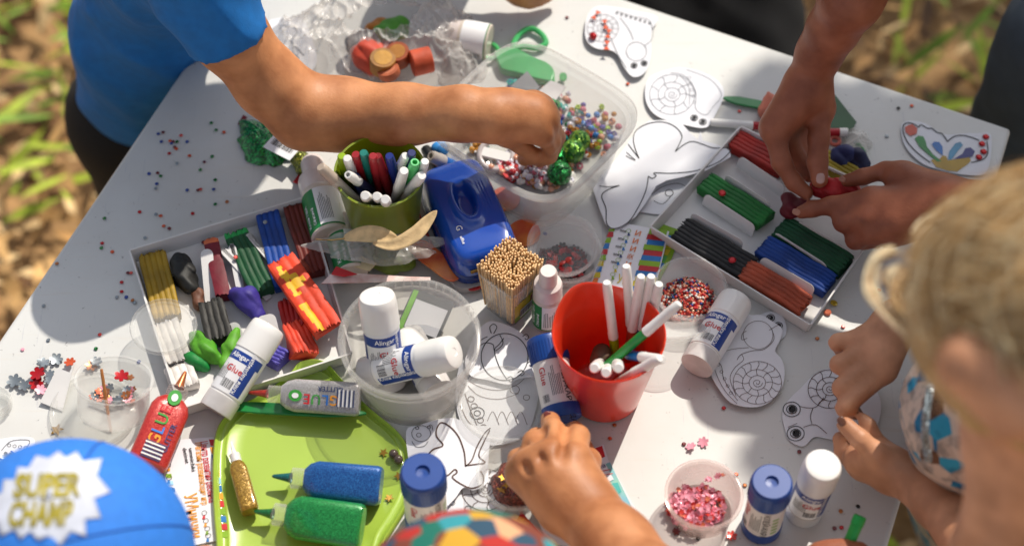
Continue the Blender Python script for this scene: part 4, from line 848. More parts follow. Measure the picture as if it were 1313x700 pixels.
# ---------------------------------------------------------------- green cup with pens
def green_cup():
    h = .07; rt, rb = .0295, .0215; c = P(487, 219, h)-Vector((0, 0, h)); t = thing('pen_cup', 'olive green plastic pen cup under the forearm, stuffed with pens', 'cup', c)
    link('cup_wall', mm([lathe([(0, 0), (rb*.9, 0), (rb, .001), (rt*.99, h-.002), (rt*1.02, h-.001), (rt*1.02, h), (rt-.001, h), (rb-.001, .003), (0, .003)], 72)]), mat('olive_plastic', '76860f', .28, coat=.4, var=.05), t)
    return c
gc = green_cup()
def gp(lab, a, b, cl, cap='eceae6', cf=.35, r=.0033, hole=False, top=False): return pen(lab, P(*a), P(*b), cl, None if cap == 'eceae6' else cap, r=r, capfrac=cf, group='pens in the green cup', hole=hole)
gp('grey white pen leaning out over the left rim of the green cup', (462, 262, .045), (411, 214, .088), 'c8beb2', 'b8a898', .3, .0037)
gp('dark navy pen with a white hollow end on the left in the green cup', (485, 250, .03), (446, 224, .085), '20284e', cf=.3, hole=True)
gp('white pen with flat top, left of three at the near rim of the green cup', (478, 262, .02), (468, 251, .08), 'e8e4e0', r=.0037)
gp('white pen with flat top, middle of three at the near rim of the green cup', (492, 262, .02), (483, 252, .081), 'e8e4e0', r=.0035)
gp('white pen with domed top, right of three at the near rim of the green cup', (498, 270, .02), (494, 256, .083), 'e8e4e0', r=.0037)
gp('white felt-tip pen leaning right, below the green hollow one', (505, 262, .03), (518, 219, .088), 'e0dbd6', r=.0036, cf=.5)
gp('pale green hollow-ended pen at the right in the green cup', (520, 262, .03), (532, 208, .09), '3fae58', '5fc878', .25, .0038, True)
gp('white pen behind the hollow green one in the green cup', (528, 262, .03), (545, 207, .09), 'e8e4e0', r=.0033)
gp('white pen leaning over the right rim of the green cup', (510, 262, .03), (541, 225, .084), 'e2d8cc', r=.0037, cf=.5)
for i, (a, b, cl) in enumerate([((450, 250, .03), (438, 200, .085), '8fae1c'), ((462, 245, .03), (445, 203, .087), 'e6dcd6'), ((470, 245, .03), (456, 198, .087), '9a1c24'), ((480, 245, .03), (466, 196, .088), '1e7a6e'),
        ((488, 250, .03), (478, 200, .088), 'a0222a'), ((505, 262, .02), (484, 200, .086), '8a1a20'), ((515, 255, .02), (499, 200, .088), '1c2f7e'), ((500, 240, .03), (520, 200, .086), 'b0242c'), ((512, 240, .03), (528, 196, .088), '202a66'), ((470, 262, .03), (456, 226, .07), '22357e')]):
    gp(['lime', 'white', 'crimson', 'teal', 'bright red', 'dark red', 'navy', 'scarlet', 'deep blue', 'ink blue'][i]+' pen among the crowded pens under the forearm in the green cup', a, b, cl, 'eceae6' if i in (1, 7) else cl, .35)
for i, (a, b, cl) in enumerate([((585, 215, .012), (552, 200, .03), '2a6fc0'), ((562, 218, .006), (545, 190, .006), '161616')]):
    pen(['white hollow pen end poking out beside the blue hole punch', 'black pen lying behind the blue hole punch'][i], P(*a), P(*b), cl, 'c8c0b8' if not i else '161616', hole=i == 0, group='pens by the hole punch', r=.0045 if not i else .004)
o = lump('light blue plasticine blob beyond the hole punch', [(563, 192, .006, .006), (568, 190, .006, .005)], '2f86d0', folds=.0002)
# dry leaf in front of the green cup
def dry_leaf(lab, pts, wd, zz):
    vs, fs = [], []; n = 24; C = cr([tuple(P(x, y, z)) for x, y, z in pts], 8); m = len(C)
    for i, p in enumerate(C):
        s = i/(m-1); w_ = wd*math.sin(PI*min(1, s*1.02))**.7+.0002; p = Vector(p); t = Vector(C[min(m-1, i+1)])-Vector(C[max(0, i-1)]); t.normalize(); sd_ = t.cross(Vector((0, -.5, .85))).normalized()
        for k in range(5): u = (k-2)/2; vs.append(p+sd_*w_*u+Vector((0, 0, .35*w_*u*u)))
    for i in range(m-1):
        for k in range(4): fs.append((i*5+k, i*5+k+1, (i+1)*5+k+1, (i+1)*5+k))
    t = thing('dry_leaf', lab, 'leaf', P(*pts[0])); o = link('leaf_blade', mesh('leaf_blade', [v-t.location for v in vs], fs, ang=180), mat('straw_leaf', 'd8b988', .7, var=.15, vs=200, bump=.3, bs=600), t); o.modifiers.new('s', 'SOLIDIFY').thickness = .0004
    return t
t = dry_leaf('pale dry leaf with a thin stalk lying in front of the green cup', [(440, 306, .05), (465, 302, .052), (490, 303, .052), (512, 308, .05)], .0052, 0)
link('stalk', mm([tube([P(405, 307, .047)-t.location, P(425, 308, .05)-t.location, P(442, 306, .05)-t.location], .0004, 6)]), mat('straw_stalk', '8a6a30', .8), t)
dry_leaf('narrow curved dry leaf rising to a point beside the hole punch', [(478, 312, .05), (505, 315, .052), (532, 302, .056), (548, 285, .06), (560, 270, .064)], .0045, 0)
# ---------------------------------------------------------------- blue hole punch
def punch():
    ctr = P(600, 265, .03); ctr.z = 0; ax = (P(576, 200, .03)-P(631, 322, .03)).normalized(); ang = math.atan2(ax.y, ax.x)-PI/2
    t = thing('hole_punch', 'glossy blue desk hole punch with an oval thumb recess and grey base', 'hole punch', up(ctr, ang))
    W, Lh = .0238, .0440; rings, seg = 44, 110; vs, fs = [], []
    def hz(x, y):
        e = max(abs(x)/W, abs(y)/Lh)**1; q = (abs(x/W)**5+abs(y/Lh)**6)**.2; z = .013+.019*max(0, 1-min(1, q)**14)**.5-.0015*q*q
        d = math.hypot(x/.0058, (y-.006)/.0135); z -= .010*(1/(1+math.exp((d-1)*12))); d2 = math.hypot(x/.0105, (y-.003)/.020); z += .0016*(1/(1+math.exp((d2-1)*16)))
        for k in (0, 1, 2): z += .0007*math.exp(-((x-.0115-.0022*k)/.0006)**2)*(1/(1+math.exp((abs(y-.004)-.011)*900)))
        return z
    for j in range(rings+1):
        s = (j/rings)**.8
        for i in range(seg):
            x, y = sup(2*PI*i/seg, 5.0); x *= W*s; y *= Lh*s*(1 if y > 0 else 1); vs.append((x, y, hz(x*.999, y*.999) if j < rings else .012))
    for j in range(rings):
        for i in range(seg): fs.append((j*seg+i, (j+1)*seg+i, (j+1)*seg+(i+1) % seg, j*seg+(i+1) % seg))
    bl = mat('punch_blue', '1248ac', .2, coat=.5, var=.02)
    link('lever', mesh('lever', vs, fs, ang=60), bl, t)
    link('skirt', mm([loft([(.006, W*1.03, Lh*1.03, 5), (.012, W*1.04, Lh*1.035, 5), (.0135, W*1.0, Lh*1.0, 5)], 80)]), mat('punch_dark_blue', '082c74', .25, coat=.4), t)
    link('base', mm([loft([(.0002, W*1.13, Lh*1.08, 6), (.003, W*1.16, Lh*1.09, 6), (.0062, W*1.14, Lh*1.08, 6), (.0068, W*1.05, Lh*1.02, 6)], 80)]), mat('punch_base', 'a8a4a6', .4), t)
    v, f, w = text('G', .006); v2, f2, w2 = text('office', .003)
    link('lettering', mm([([(-(-q[1])-.0140, -.024-q[0]+.01, hz(-.012, -.02)+.0006) for q in v], f, 0), ([(q[1]-.0140, -.031-q[0]+.008, hz(-.012, -.026)+.0006) for q in v2], f2, 0)], smooth=False), mat('print_white', 'f0f0f0', .5), t)
    link('hinge_pin', mm([tf(lathe([(0, -.003), (.0012, -.003), (.0012, .003), (0, .003)], 14), Matrix.Translation((-.011, -Lh*1.0, .019)) @ Matrix.Rotation(PI/2, 4, 'Y'))]), mat('brass', 'b08a4a', .3, metal=.9), t)
punch()
# red things beneath the punch
def flatshape(name, lab, cat, pts, z, th, m, sm=True, group=None, tilt=(0, 0)):
    c = sum((P(*p, z) for p in pts), Vector())/len(pts); q = [((P(*p, z)-c).x, (P(*p, z)-c).y) for p in pts]; q = cr(q, 6, True) if sm else q
    v, f = prism(q, 0, th, lambda x, y: x*tilt[0]+y*tilt[1]); me = mesh(name, v, f); bm = bmesh.new(); bm.from_mesh(me); bmesh.ops.recalc_face_normals(bm, faces=bm.faces); bm.to_mesh(me); bm.free()
    o = link(name, me, m, M=Matrix.Translation(c)); return tag(o, lab, cat, group)
RP = mat('red_plastic', 'a81a1a', .3, coat=.3, var=.05)
flatshape('plastic_plate', 'dark red plastic plate under the left side of the hole punch', 'plate', [(536, 268), (548, 226), (590, 240), (640, 330), (640, 352), (612, 372), (590, 366), (556, 325)], .0035, .002, RP)
flatshape('plastic_flap', 'bright orange red plastic flap curling up in front of the hole punch', 'flap', [(523, 318), (533, 310), (552, 314), (590, 350), (588, 358), (574, 360), (548, 342), (530, 328)], .009, .0016, mat('red_orange_plastic', 'd8452a', .35, coat=.3, col2='e8863a', vs=50))
flatshape('plastic_disc', 'round orange red plastic disc between hole punch and sequin cup', 'disc', ell(672, 300, 21, 17), .0012, .0015, mat('red_orange_plastic', '', .3))
flatshape('plastic_disc', 'second orange red disc peeking out beneath the bead tub', 'disc', ell(648, 256, 19, 15), .0012, .0015, mat('red_orange_plastic', '', .3))
flatshape('paper_scrap', 'small red triangular scrap left of the white glue bottle', 'paper scrap', [(376, 234), (387, 218), (394, 242)], .001, .0006, mat('scrap_red', 'b31a20', .6), False)
flatshape('paper_scrap', 'tiny dark red rectangle near the far left of the green glitter packet', 'paper scrap', [(305, 160), (312, 148), (317, 151), (311, 160)], .001, .0006, mat('scrap_dark', '7d1420', .6), False)
# ---------------------------------------------------------------- toothpick box
def picks():
    z = .043; pts = [P(*p, z) for p in ((613, 344), (655, 305), (697, 344), (654, 384))]; c = sum(pts, Vector())/4; c.z = 0
    ax = (pts[2]-pts[3]+pts[1]-pts[0]).normalized(); ang = math.atan2(ax.y, ax.x); W = ((pts[2]-pts[3]).length+(pts[0]-pts[3]).length)/4*.93; H = .041
    t = thing('toothpick_box', 'square clear box packed with wooden toothpicks, yellow and green label', 'box', up(c, ang))
    link('box_wall', mm([loft([(.0002, W*.8, W*.8, 8), (.001, W*.84, W*.84, 8), (H-.003, W, W, 8), (H-.0028, W*1.05, W*1.05, 8), (H, W*1.05, W*1.05, 8), (H, W*.99, W*.99, 8), (H-.003, W*.97, W*.97, 8), (.002, W*.82, W*.82, 8)], 80, cap=False), loft([(.0006, W*.84, W*.84, 8), (.0012, W*.84, W*.84, 8)], 60)]), CLR, t)
    k = lambda zz: W*(.84+.16*zz/H)*1.012; q = []
    for s in (0, 1):                            # label on the two faces towards the viewer
        for (z0, z1, u0, u1, mi) in ((.003, .009, -.82, .82, 1), (.009, .024, -.82, .82, 0), (.0055, .015, -.45 if not s else -.4, .8, 2), (.0162, .023, .2, .8, 3)):
            pr = .0004*(mi > 1)+.0002*(mi == 3); a0, a1 = k(z0)+pr, k(z1)+pr
            v = [(u0*a0, -a0, z0), (u1*a0, -a0, z0), (u1*a1, -a1, z1), (u0*a1, -a1, z1)]
            if s: v = [(-y, x, zz) for x, y, zz in v]; continue
            q.append((v, [(0, 1, 2, 3)], mi))
        for i in range(17):
            a = k(.01)+.0009; x = -.42*a+.00125*i
            if not s: q.append(([(x, -a+.0005, .007), (x+.0006*random.choice((.6, 1, 1.4)), -a+.0005, .007), (x+.0007, -a, .0143), (x, -a, .0143)], [(0, 1, 2, 3)], 4))
    link('label', mm(q, smooth=False), [mat('label_yellow', 'c8b41c', .4), mat('label_green', '6f9a1c', .4), PAP, mat('label_brown', '7a2a1c', .5), INK], t)
    wd = mat('pick_wood', 'dcb888', .9, var=.25, vs=180); tipm = mat('pick_end', 'd9b27e', .7, var=.2, vs=400)
    me = mm([lathe([(.0007, 0), (.00078, .045), (.0006, .0462), (0, .0464)], 7)]); me.materials.append(wd)
    T = Matrix.Translation(c) @ Matrix.Rotation(ang, 4, 'Z'); pos = []
    for _ in range(6000):
        x, y = rng.uniform(-1, 1, 2)
        if math.hypot(x-.05, y+.12) < .16+.05*math.sin(5*math.atan2(y, x)): continue
        if all((x-a)**2+(y-b)**2 > .0102 for a, b in pos): pos.append((x, y))
        if len(pos) > 290: break
    for x, y in pos:
        d = math.hypot(x-.05, y+.12); ln = .0052*(1-math.exp(-((d-.12)/.3)**2))-.002; a = Vector((x*W*.8, y*W*.8, .002)); b = Vector((x*W*1.03, y*W*1.03, .047))
        a = a*1; b.z += ln+rng.uniform(-.0012, .0012); k_ = (b-a).length-.0464; dr = (b-a).normalized(); st = a+dr*max(0, k_)
        o = bpy.data.objects.new('toothpick', me); COL.objects.link(o); o.matrix_world = T @ frame(st, st+dr); tag(o, 'thin wooden toothpick packed upright in the square clear box', 'toothpick', 'toothpicks in the square box')
picks()
# ---------------------------------------------------------------- small glue bottles
def pva(label, a, b, r=.0105, group='small glue bottles', upr=True, roll=0, w0=None):
    a = Vector(a); b = Vector(b); g = (b-a).length; t = thing('glue_bottle', label, 'glue bottle', frame(a, b) @ Matrix.Rotation(roll, 4, 'Z'), group)
    link('bottle', mm([lathe([(0, 0), (r*.92, 0), (r, .001), (r, g*.5), (r*.97, g*.56), (r*.9, g*.58), (0, g*.58)], 48)]), mat('milky_plastic', 'dccfc0', .3, coat=.2, clear=.12), t)
    link('cap', mm([lathe([(r*.97, g*.56), (r*.97, g*.72), (r*.9, g*.76), (r*.62, g*.78), (r*.6, g*.96), (r*.5, g), (0, g)], 48)]), mat('cap_pinkish', 'd9cdc8', .4, coat=.2), t)
    lb = link('label', mm([patch(r*1.005, -2.8, -.35, g*.05, g*.5, 24)+(0,), patch(r*1.005, -.35, 2.8, g*.05, g*.5, 30)+(1,), patch(r*1.005, -2.8, 2.8, g*.03, g*.05, 30)+(0,)]), [mat('label_green2', '0d7a3a', .4), mat('label_white', 'e9e9ea', .4)], t)
    link('lettering', mm([cyl_text('Клей ПВА', r*1.02, -.95, g*.08, .0042, 'up')+(0,), cyl_text('Офисный', r*1.02, -.55, g*.08, .0032, 'up')+(0,)]+[q+(1,) for q in bars(r*1.015, -.2, g*.1, 8, .0011, g*.33, 'l')]), [mat('print_white', '', .5), GREY], lb)
pva('upright PVA glue bottle with pinkish cap between toothpick box and red cup', P(703, 347, .058)-Vector((0, 0, .057)), P(703, 347, .058), r=.0098)
pva('large white glue bottle lying left of the green cup', P(425, 305, .012), P(399, 205, .012), r=.0135)
pva('second glue bottle with green label lying under the clear packet', P(452, 352, .010), P(428, 262, .010), r=.011, roll=.5)
pva('white glue bottle lying in the sun behind the plastic bag', P(628, 55, .012), P(560, 42, .012), r=.0135, roll=-1.2)
# ---------------------------------------------------------------- clear bags and packets
def crumple(name, lab, cat, ctr, rx, ry, hmax, m, hole=None, seed=0, rot=0, n=90, amp=.006, z0=.001, flat=0, group=None):
    r2 = np.random.default_rng(seed); c = P(*ctr); waves = [(r2.uniform(0, 6.28), r2.uniform(22, 50)*(1.6**k), r2.uniform(0, 6.28), .75**k) for k in range(5) for _ in (0, 1)]
    def fold(x, y): return sum(a*(1-1.3*abs(math.sin((x*math.cos(d)+y*math.sin(d))*f+p+1.6*math.sin(x*47+y*31+p)+1.1*math.sin(y*83-x*29))))**3 for d, f, p, a in waves)/3
    vs, fs = [], []; NR, NA = n//2, n*2
    for j in range(NR+1):
        s = j/NR
        for i in range(NA):
            a = 2*PI*i/NA; ro = 1+.12*math.sin(3*a+seed)+.07*math.sin(7*a+2*seed)+.03*math.sin(15*a); e = np.array([rx*ro*math.cos(a), ry*ro*math.sin(a)])
            h = np.array([0, 0]) if hole is None else np.array([hole[0]+hole[2]*math.cos(a)*(1+.15*math.sin(4*a)), hole[1]+hole[3]*math.sin(a)])
            p = h*(1-s)+e*s; z = hmax*math.cos(s*PI/2)**.8 if not flat else hmax*(1-s**4); fo = fold(*p)*amp; z = z0+z+fo*(.25+.75*min(1, (1-s)*4)); vs.append((p[0], p[1], max(.0005, z)))
    for j in range(NR):
        for i in range(NA): fs.append((j*NA+i, (j+1)*NA+i, (j+1)*NA+(i+1) % NA, j*NA+(i+1) % NA))
    o = link(name, mesh(name, vs, fs, ang=180), m, M=up(c, rot)); return tag(o, lab, cat, group)
crumple('plastic_bag', 'crumpled translucent plastic bag open over pieces of coloured plasticine, beyond the forearm', 'bag', (482, 58), .082, .054, .03, mat('bag_film', 'e6e2de', .2, clear=.74, coat=.4, spec=.7), hole=(.006, -.004, .026, .013), seed=4, rot=R(8), amp=.013, n=130)
crumple('plastic_bag', 'knotted end of clear plastic film lying by the rim of the bead tub', 'bag', (592, 78), .018, .028, .012, mat('bag_film', '', .1), seed=9, amp=.01, n=60)
lump('dark navy plasticine at the back of the opening of the bag', [(458, 58, .012, .009), (485, 52, .014, .009)], '16182a', group='plasticine in the bag')
lump('coral red plasticine ball in the opening of the bag', [(472, 72, .02, .0125), (480, 76, .02, .0125)], 'b8432e', group='plasticine in the bag')
lump('dark red plasticine chunk right of the coral ball in the bag', [(500, 68, .018, .009), (505, 74, .018, .008)], 'a02a22', group='plasticine in the bag')
lump('green plasticine piece seen through the bag film', [(494, 44, .018, .009), (510, 36, .018, .009)], '4f9a2c', group='plasticine in the bag')
lump('orange plasticine piece at the top of the bag opening', [(482, 40, .016, .008), (490, 36, .016, .007)], 'c07a2a', group='plasticine in the bag')
def roll_(lab, a, b, r, c1, c2):
    a, b = P(*a), P(*b); g = (b-a).length; t = thing('plasticine_roll', lab, 'plasticine', frame(a, b), 'plasticine rolls in the bag')
    link('outer_layer', mm([lathe([(0, 0), (r*.95, 0), (r, .0006), (r, g-.0006), (r*.95, g), (r*.7, g), (r*.7, g-.0004)], 28)]), plast(c1), t); link('core', mm([lathe([(0, g*.5), (r*.7, g*.5), (r*.7, g+.0002), (0, g+.0002)], 24)]), plast(c2), t)
roll_('short yellow plasticine roll in front of the coral ball in the bag', (491, 88, .022), (491, 74, .034), .0095, '9a6a2a', 'b8862e')
roll_('orange and cherry plasticine roll between the yellow and the striped one', (512, 78, .022), (509, 66, .034), .0085, '9a4a28', 'a8702a')
roll_('striped red plasticine roll lying at the right edge of the bag opening', (528, 82, .03), (553, 76, .03), .0095, 'b84a2a', 'c8382a')
roll_('small salmon plasticine roll at the lower lip of the bag opening', (500, 96, .024), (497, 88, .03), .008, 'b06040', 'c87a5a')
crumple('clear_packet', 'crinkled clear plastic packet in front of the dry leaf', 'packet', (488, 342), .044, .013, .006, mat('packet_film', 'e6e2dc', .1, clear=.7), seed=12, amp=.007, n=70, z0=.022)
lump('olive green lump inside the clear packet', [(480, 328, .012, .009), (500, 332, .012, .0095), (520, 335, .01, .007)], '5a6a1a', folds=.0006)
flatshape('paper_strip', 'glossy pink and white strip along the near edge of the clear packet', 'strip', [(424, 352), (434, 344), (456, 351), (520, 355), (552, 356), (552, 360), (480, 362), (412, 364)], .019, .0006, mat('pink_strip', 'e0b0a8', .25, col2='f0dcd6', vs=90, coat=.4), False)
flatshape('paper_strip', 'bright red folded tab at the left end of the clear packet', 'strip', [(425, 352), (431, 342), (458, 352), (440, 355)], .0215, .0006, mat('print_red', '', .5), False)
flatshape('card_tag', 'cream card tag seen through the clear packet', 'card', [(453, 342), (463, 328), (483, 338), (474, 348)], .018, .0005, mat('cream_card', 'd8c49a', .7), False)
# green glitter packet at left under the elbow
G1 = glitter('green_sequin_sheet', '074a1c', '2fc45a', scale=900, rough=.3, metal=.35, amt=.6)
t = thing('glitter_packet', 'clear packet of green glitter with a white barcode sticker under the elbow', 'packet', P(345, 190))
c = t.location; gq = crumple('glitter_filling', '', None, (341, 186), .0255, .0165, .0075, G1, seed=31, rot=R(-42), amp=.0035, flat=1, n=70, z0=.0008)
bpy.context.view_layer.update(); mw = gq.matrix_world.copy(); gq.parent = t; gq.matrix_local = Matrix.Translation(-c) @ mw
for k_ in list(gq.keys()): del gq[k_]
fr = Matrix.Translation(P(361, 190, .0128)-c) @ Matrix.Rotation(R(-32), 4, 'Z')
st = link('sticker', mesh('sticker', *box(-.0115, .0115, -.0062, .0062, 0, .0003), smooth=False), PAP, t, M=fr)
link('barcode', mm([mv(box(-.009+.00095*i, -.009+.00095*i+random.choice((.0003, .0005, .0007)), -.001, .0045, .0004, .0005)) for i in range(19)], smooth=False), INK, st)
lump('olive glitter end of the green packet', [(385, 205, .006, .007), (388, 214, .006, .006)], '6a7418', mt=glitter('olive_glitter', '4a5210', '9a9a2a'), folds=.0004, name='glitter_pouch', cat='pouch', group=None)
# dark green folder, pens beyond the right box
flatshape('green_folder', 'dark green plastic sheet lying under the wrist beyond the right box', 'folder', [(1055, 128), (1068, 120), (1098, 158), (1092, 168), (1066, 170), (1050, 150)], .003, .0012, mat('folder_green', '0a4a20', .4), False)
pen('white felt-tip pen with red end lying left of the pinching hand', P(975, 162, .004), P(911, 157, .004), 'b3202a', capfrac=.8, group='pens by the right box')
pen('red felt-tip pen with white tip right of the pinching hand', P(1040, 170, .006), P(1085, 170, .006), 'b3202a', capfrac=.12, group='pens by the right box')
crumple('clear_packet', 'small clear packet with green contents right of the navy lumps', 'packet', (1098, 185), .010, .013, .005, mat('packet_film', '', .1), seed=20, amp=.006, n=50)
lump('green plasticine bit inside the small clear packet', [(1100, 188, .003, .0025), (1106, 196, .003, .002)], '1f8a3a')
o = link('ring_bead', mesh('ring_bead', *tube([(.0035*math.cos(a), .0035*math.sin(a), .0016) for a in np.linspace(0, 2*PI, 17)[:-1]], .0014, 8, True)), mat('coral_ring', 'b85a48', .4), M=Matrix.Translation(P(1070, 183, .003))); tag(o, 'coral ring-shaped bead beside the thumb knuckle', 'bead')
# fake marker at the bottom edge (held by a hand)
pen('bright green felt-tip pen held by the hand at the bottom edge', P(1080, 716, .03), P(1102, 664, .045), '1fae4a', '1fae4a', capfrac=.1, group='pens by the right box', r=.0038)
# ---------------------------------------------------------------- bead tub
def bead_tub():
    z = .05; q = [P(*p, z) for p in ((655, 35), (842, 138), (708, 284), (535, 168))]; c = sum(q, Vector())/4; c.z = 0; ax = ((q[1]-q[0])+(q[2]-q[3])).normalized(); ang = math.atan2(ax.y, ax.x)
    W = ((q[1]-q[0]).length+(q[2]-q[3]).length)/4*.985; D = ((q[3]-q[0]).length+(q[2]-q[1]).length)/4*.985; M = up(c, ang)
    t = thing('bead_tub', 'clear rectangular food tub with rounded corners, full of glass beads, in the reaching hand', 'tub', M)
    E = 4.2; S = [(.0003, W*.74, D*.72), (.002, W*.79, D*.77), (.03, W*.86, D*.85), (.044, W*.9, D*.89), (.0445, W*.95, D*.94), (.0485, W*.97, D*.96), (.049, W, D), (.051, W*1.0, D*1.0), (.051, W*.93, D*.92), (.045, W*.89, D*.88), (.03, W*.85, D*.84), (.003, W*.78, D*.76)]
    g = loft([(a, b, d, E) for a, b, d in S], 120, cap=False); g2 = loft([(.0008, W*.78, D*.76, E), (.0016, W*.78, D*.76, E)], 100)
    link('tub_wall', mm([g, g2], ang=60), CLR, t); link('rim', mm([loft([(.0485, W*1.0, D*1.0, E), (.0515, W*1.0, D*1.0, E), (.052, W*.985, D*.982, E), (.0515, W*.95, D*.945, E), (.0512, W*.93, D*.925, E)], 120, cap=False)]), CL2, t)
    v, f = loft([(.0017, W*.5, D*.5, 3), (.0045, W*.42, D*.4, 3), (.006, W*.3, D*.3, 3)], 40)
    return t, M, W, D
BT, BM, BW, BD = bead_tub()
crys = [('clear crystal', 'e8e4f0'), ('amber', 'c88a2a'), ('rose pink', 'd8748a'), ('ruby red', 'b01a22'), ('emerald green', '0f9a4a'), ('sky blue', '2a7fd0'), ('violet', '6a5ab0'), ('peach', 'e8a888'), ('lime', 'a8c832'), ('turquoise', '2ab8b0'), ('pearl white', 'f2eee8')]
def beadmesh(kind, s):
    if kind == 0: return mm([lathe([(s*.35, s*.2), (s*.7, 0), (s, s*.35), (s, s*.9), (s*.7, s*1.3), (s*.35, s*1.1), (s*.35, s*.2)], 8)], ang=20)
    if kind == 1: return mm([lathe([(0, 0), (s*.6, s*.2), (s, s*.8), (s*.85, s*1.3), (s*.3, s*1.7), (0, s*1.7)], 12)], ang=50)
    return mm([lathe([(s*.45, 0), (s, s*.05), (s, s*.7), (s*.45, s*.75), (s*.45, 0)], 6)], ang=15)
def bmat(n, c): return mat('bead_'+n, c, .08, metal=.0, spec=.8, coat=.8, clear=.18) if n != 'pearl white' else mat('bead_pearl', c, .25, coat=.8)
BME = {}
for i, (n, c) in enumerate(crys):
    for k in range(3):
        m_ = beadmesh(k, .0021); m_.materials.append(bmat(n, c)); BME[(n, k)] = m_
def drop_beads(px, py, sx, sy, num, cols, zb=.002, zh=.004, scale=(1, 1.35), where='in the clear tub', rot=0, kinds=(0, 1, 2), group='small glass beads in the clear tub', lim=None):
    cr_, sr_ = math.cos(rot), math.sin(rot)
    for _ in range(num):
        a, b = rng.normal(0, .5, 2); x, y = px+(a*sx)*cr_-(b*sy)*sr_, py+(a*sx)*sr_+(b*sy)*cr_
        if lim and not inside(x, y, lim): continue
        n = cols[rng.integers(len(cols))]; k = kinds[rng.integers(len(kinds))]; o = bpy.data.objects.new('glass_bead', BME[(n, k)]); COL.objects.link(o)
        d = max(0, 1-(a*a+b*b)*1.2); z = zb+rng.uniform(0, 1)*zh*d; s = rng.uniform(*scale)
        o.matrix_world = Matrix.Translation(P(x, y, z)) @ Matrix.Rotation(rng.uniform(0, 6.28), 4, 'Z') @ Matrix.Rotation(rng.uniform(-1, 1), 4, 'X') @ Matrix.Scale(s, 4)
        tag(o, 'tiny %s glass bead %s' % (n, where), 'bead', group)
LT = [(600, 150), (655, 95), (700, 100), (796, 150), (792, 185), (715, 250), (650, 232), (598, 190)]
allc = [n for n, _ in crys]
drop_beads(722, 165, 42, 62, 120, allc, lim=LT, rot=-.5); drop_beads(772, 172, 34, 38, 60, ['amber', 'lime', 'peach', 'clear crystal', 'rose pink', 'violet', 'sky blue'], lim=LT)
drop_beads(685, 222, 70, 26, 170, ['clear crystal', 'pearl white', 'amber', 'peach', 'pearl white', 'rose pink', 'ruby red', 'clear crystal'], lim=LT, rot=.2); drop_beads(600, 186, 24, 14, 30, ['clear crystal', 'pearl white', 'amber', 'turquoise'], lim=LT); drop_beads(662, 107, 12, 6, 8, ['sky blue', 'turquoise', 'violet'], lim=LT)
GS = glitter('sequin_green', '0a5a20', '38c860', scale=600, rough=.2, metal=.5)
for i, (x, y, a) in enumerate([(743, 181, 'upper green sequin ball at the tub middle'), (735, 194, 'lower green sequin ball touching the upper one'), (719, 200, 'green sequin ball beside the fingertips'), (717, 222, 'sparkling light green sequin ball near the tub lower corner'), (708, 136, 'green sequin ball half behind the knuckles')]):
    r = (.0078, .0085, .006, .0088, .006)[i]; v, f = sdf([(.001, [('e', (0, 0, r), (r, r, r))])], .0007, noise=lambda x, y, z: .0004*np.sin(x*2500)*np.sin(y*2500)); o = link('sequin_ball', smesh((v, f)), GS if i != 1 and i != 0 else glitter('sequin_olive', '1c6a14', '8ab82a', scale=500, metal=.3), M=Matrix.Translation(P(x, y, r+.002)-Vector((0, 0, r)))); tag(o, a, 'sequin ball')
t = thing('craft_punch_ring', 'grey white plastic ring with spokes holding red beads, under the wrist', 'ring', Matrix.Translation(P(636, 199, .006)) @ Matrix.Rotation(R(12), 4, 'X'))
link('ring_body', mm([tube([(.0115*math.cos(a), .0115*math.sin(a), 0) for a in np.linspace(0, 2*PI, 41)[:-1]], .0021, 12, True, 1)], ang=180), mat('ring_plastic', 'b9b0ae', .3, coat=.3), t)
link('crossbar', mm([tf(box(-.010, .010, -.0035, .0035, -.001, .0015), Matrix.Rotation(R(-15), 4, 'Z'))], smooth=False), WPL, t)
link('floor_disc', mm([lathe([(0, -.002), (.0105, -.002), (.0105, -.0012), (0, -.0012)], 30)]), CLR, t)
flatshape('red_foil', 'crumpled dark red foil between the ring and the tub wall', 'foil', [(640, 215), (655, 208), (668, 218), (664, 232), (650, 232)], .003, .003, glitter('red_foil', '7a0d12', 'd0302a', scale=300))
flatshape('foil_card', 'grey silver card square standing at the back of the tub', 'card', [(654, 112), (676, 96), (692, 112), (678, 124)], .016, .0006, mat('grey_card', '8a8d92', .5), False, tilt=(0, .3))
for i, (x, y, q) in enumerate([(690, 110, [(690, 118), (706, 104), (726, 112), (712, 130)])]): flatshape('paper_card', 'second pale card square leaning beside the silver one in the tub', 'card', q, .013, .0006, mat('pale_card', 'c8c6c8', .6), False)
# green plastic stencil behind the tub
lg = mat('stencil_green', '3fae62', .3, coat=.3, clear=.12)
t = thing('green_stencil', 'bright green plastic frog-shaped cutter lying behind the far corner of the bead tub', 'cutter', P(676, 85)); c = t.location
S3 = lambda pts, z=.004: [P(x, y, z)-c for x, y in pts]
v, f = sdf([(.006, [('c', a, b, r, r2) for a, b, r, r2 in [(*S3([(655, 76), (690, 92)]), .009, .008), (*S3([(650, 88), (700, 96)]), .005, .006), (*S3([(690, 92), (706, 106)]), .006, .003), (*S3([(640, 72), (655, 80)]), .004, .008)]])], .001)
v[:, 2] = np.clip(v[:, 2], .0006, .0075); link('body', smesh((v, f)), lg, t)
link('loop', mm([tube(cr(S3([(658, 62), (665, 45), (680, 37), (694, 44), (700, 56), (688, 62), (672, 60)]), 5, True), .0022, 10, True)]), mat('stencil_green', '', .3), t)
link('side_loop', mm([tube(cr(S3([(616, 58), (630, 56), (640, 66), (636, 74), (620, 74)]), 5, True), .0018, 10, True)]), mat('stencil_green', '', .3), t)
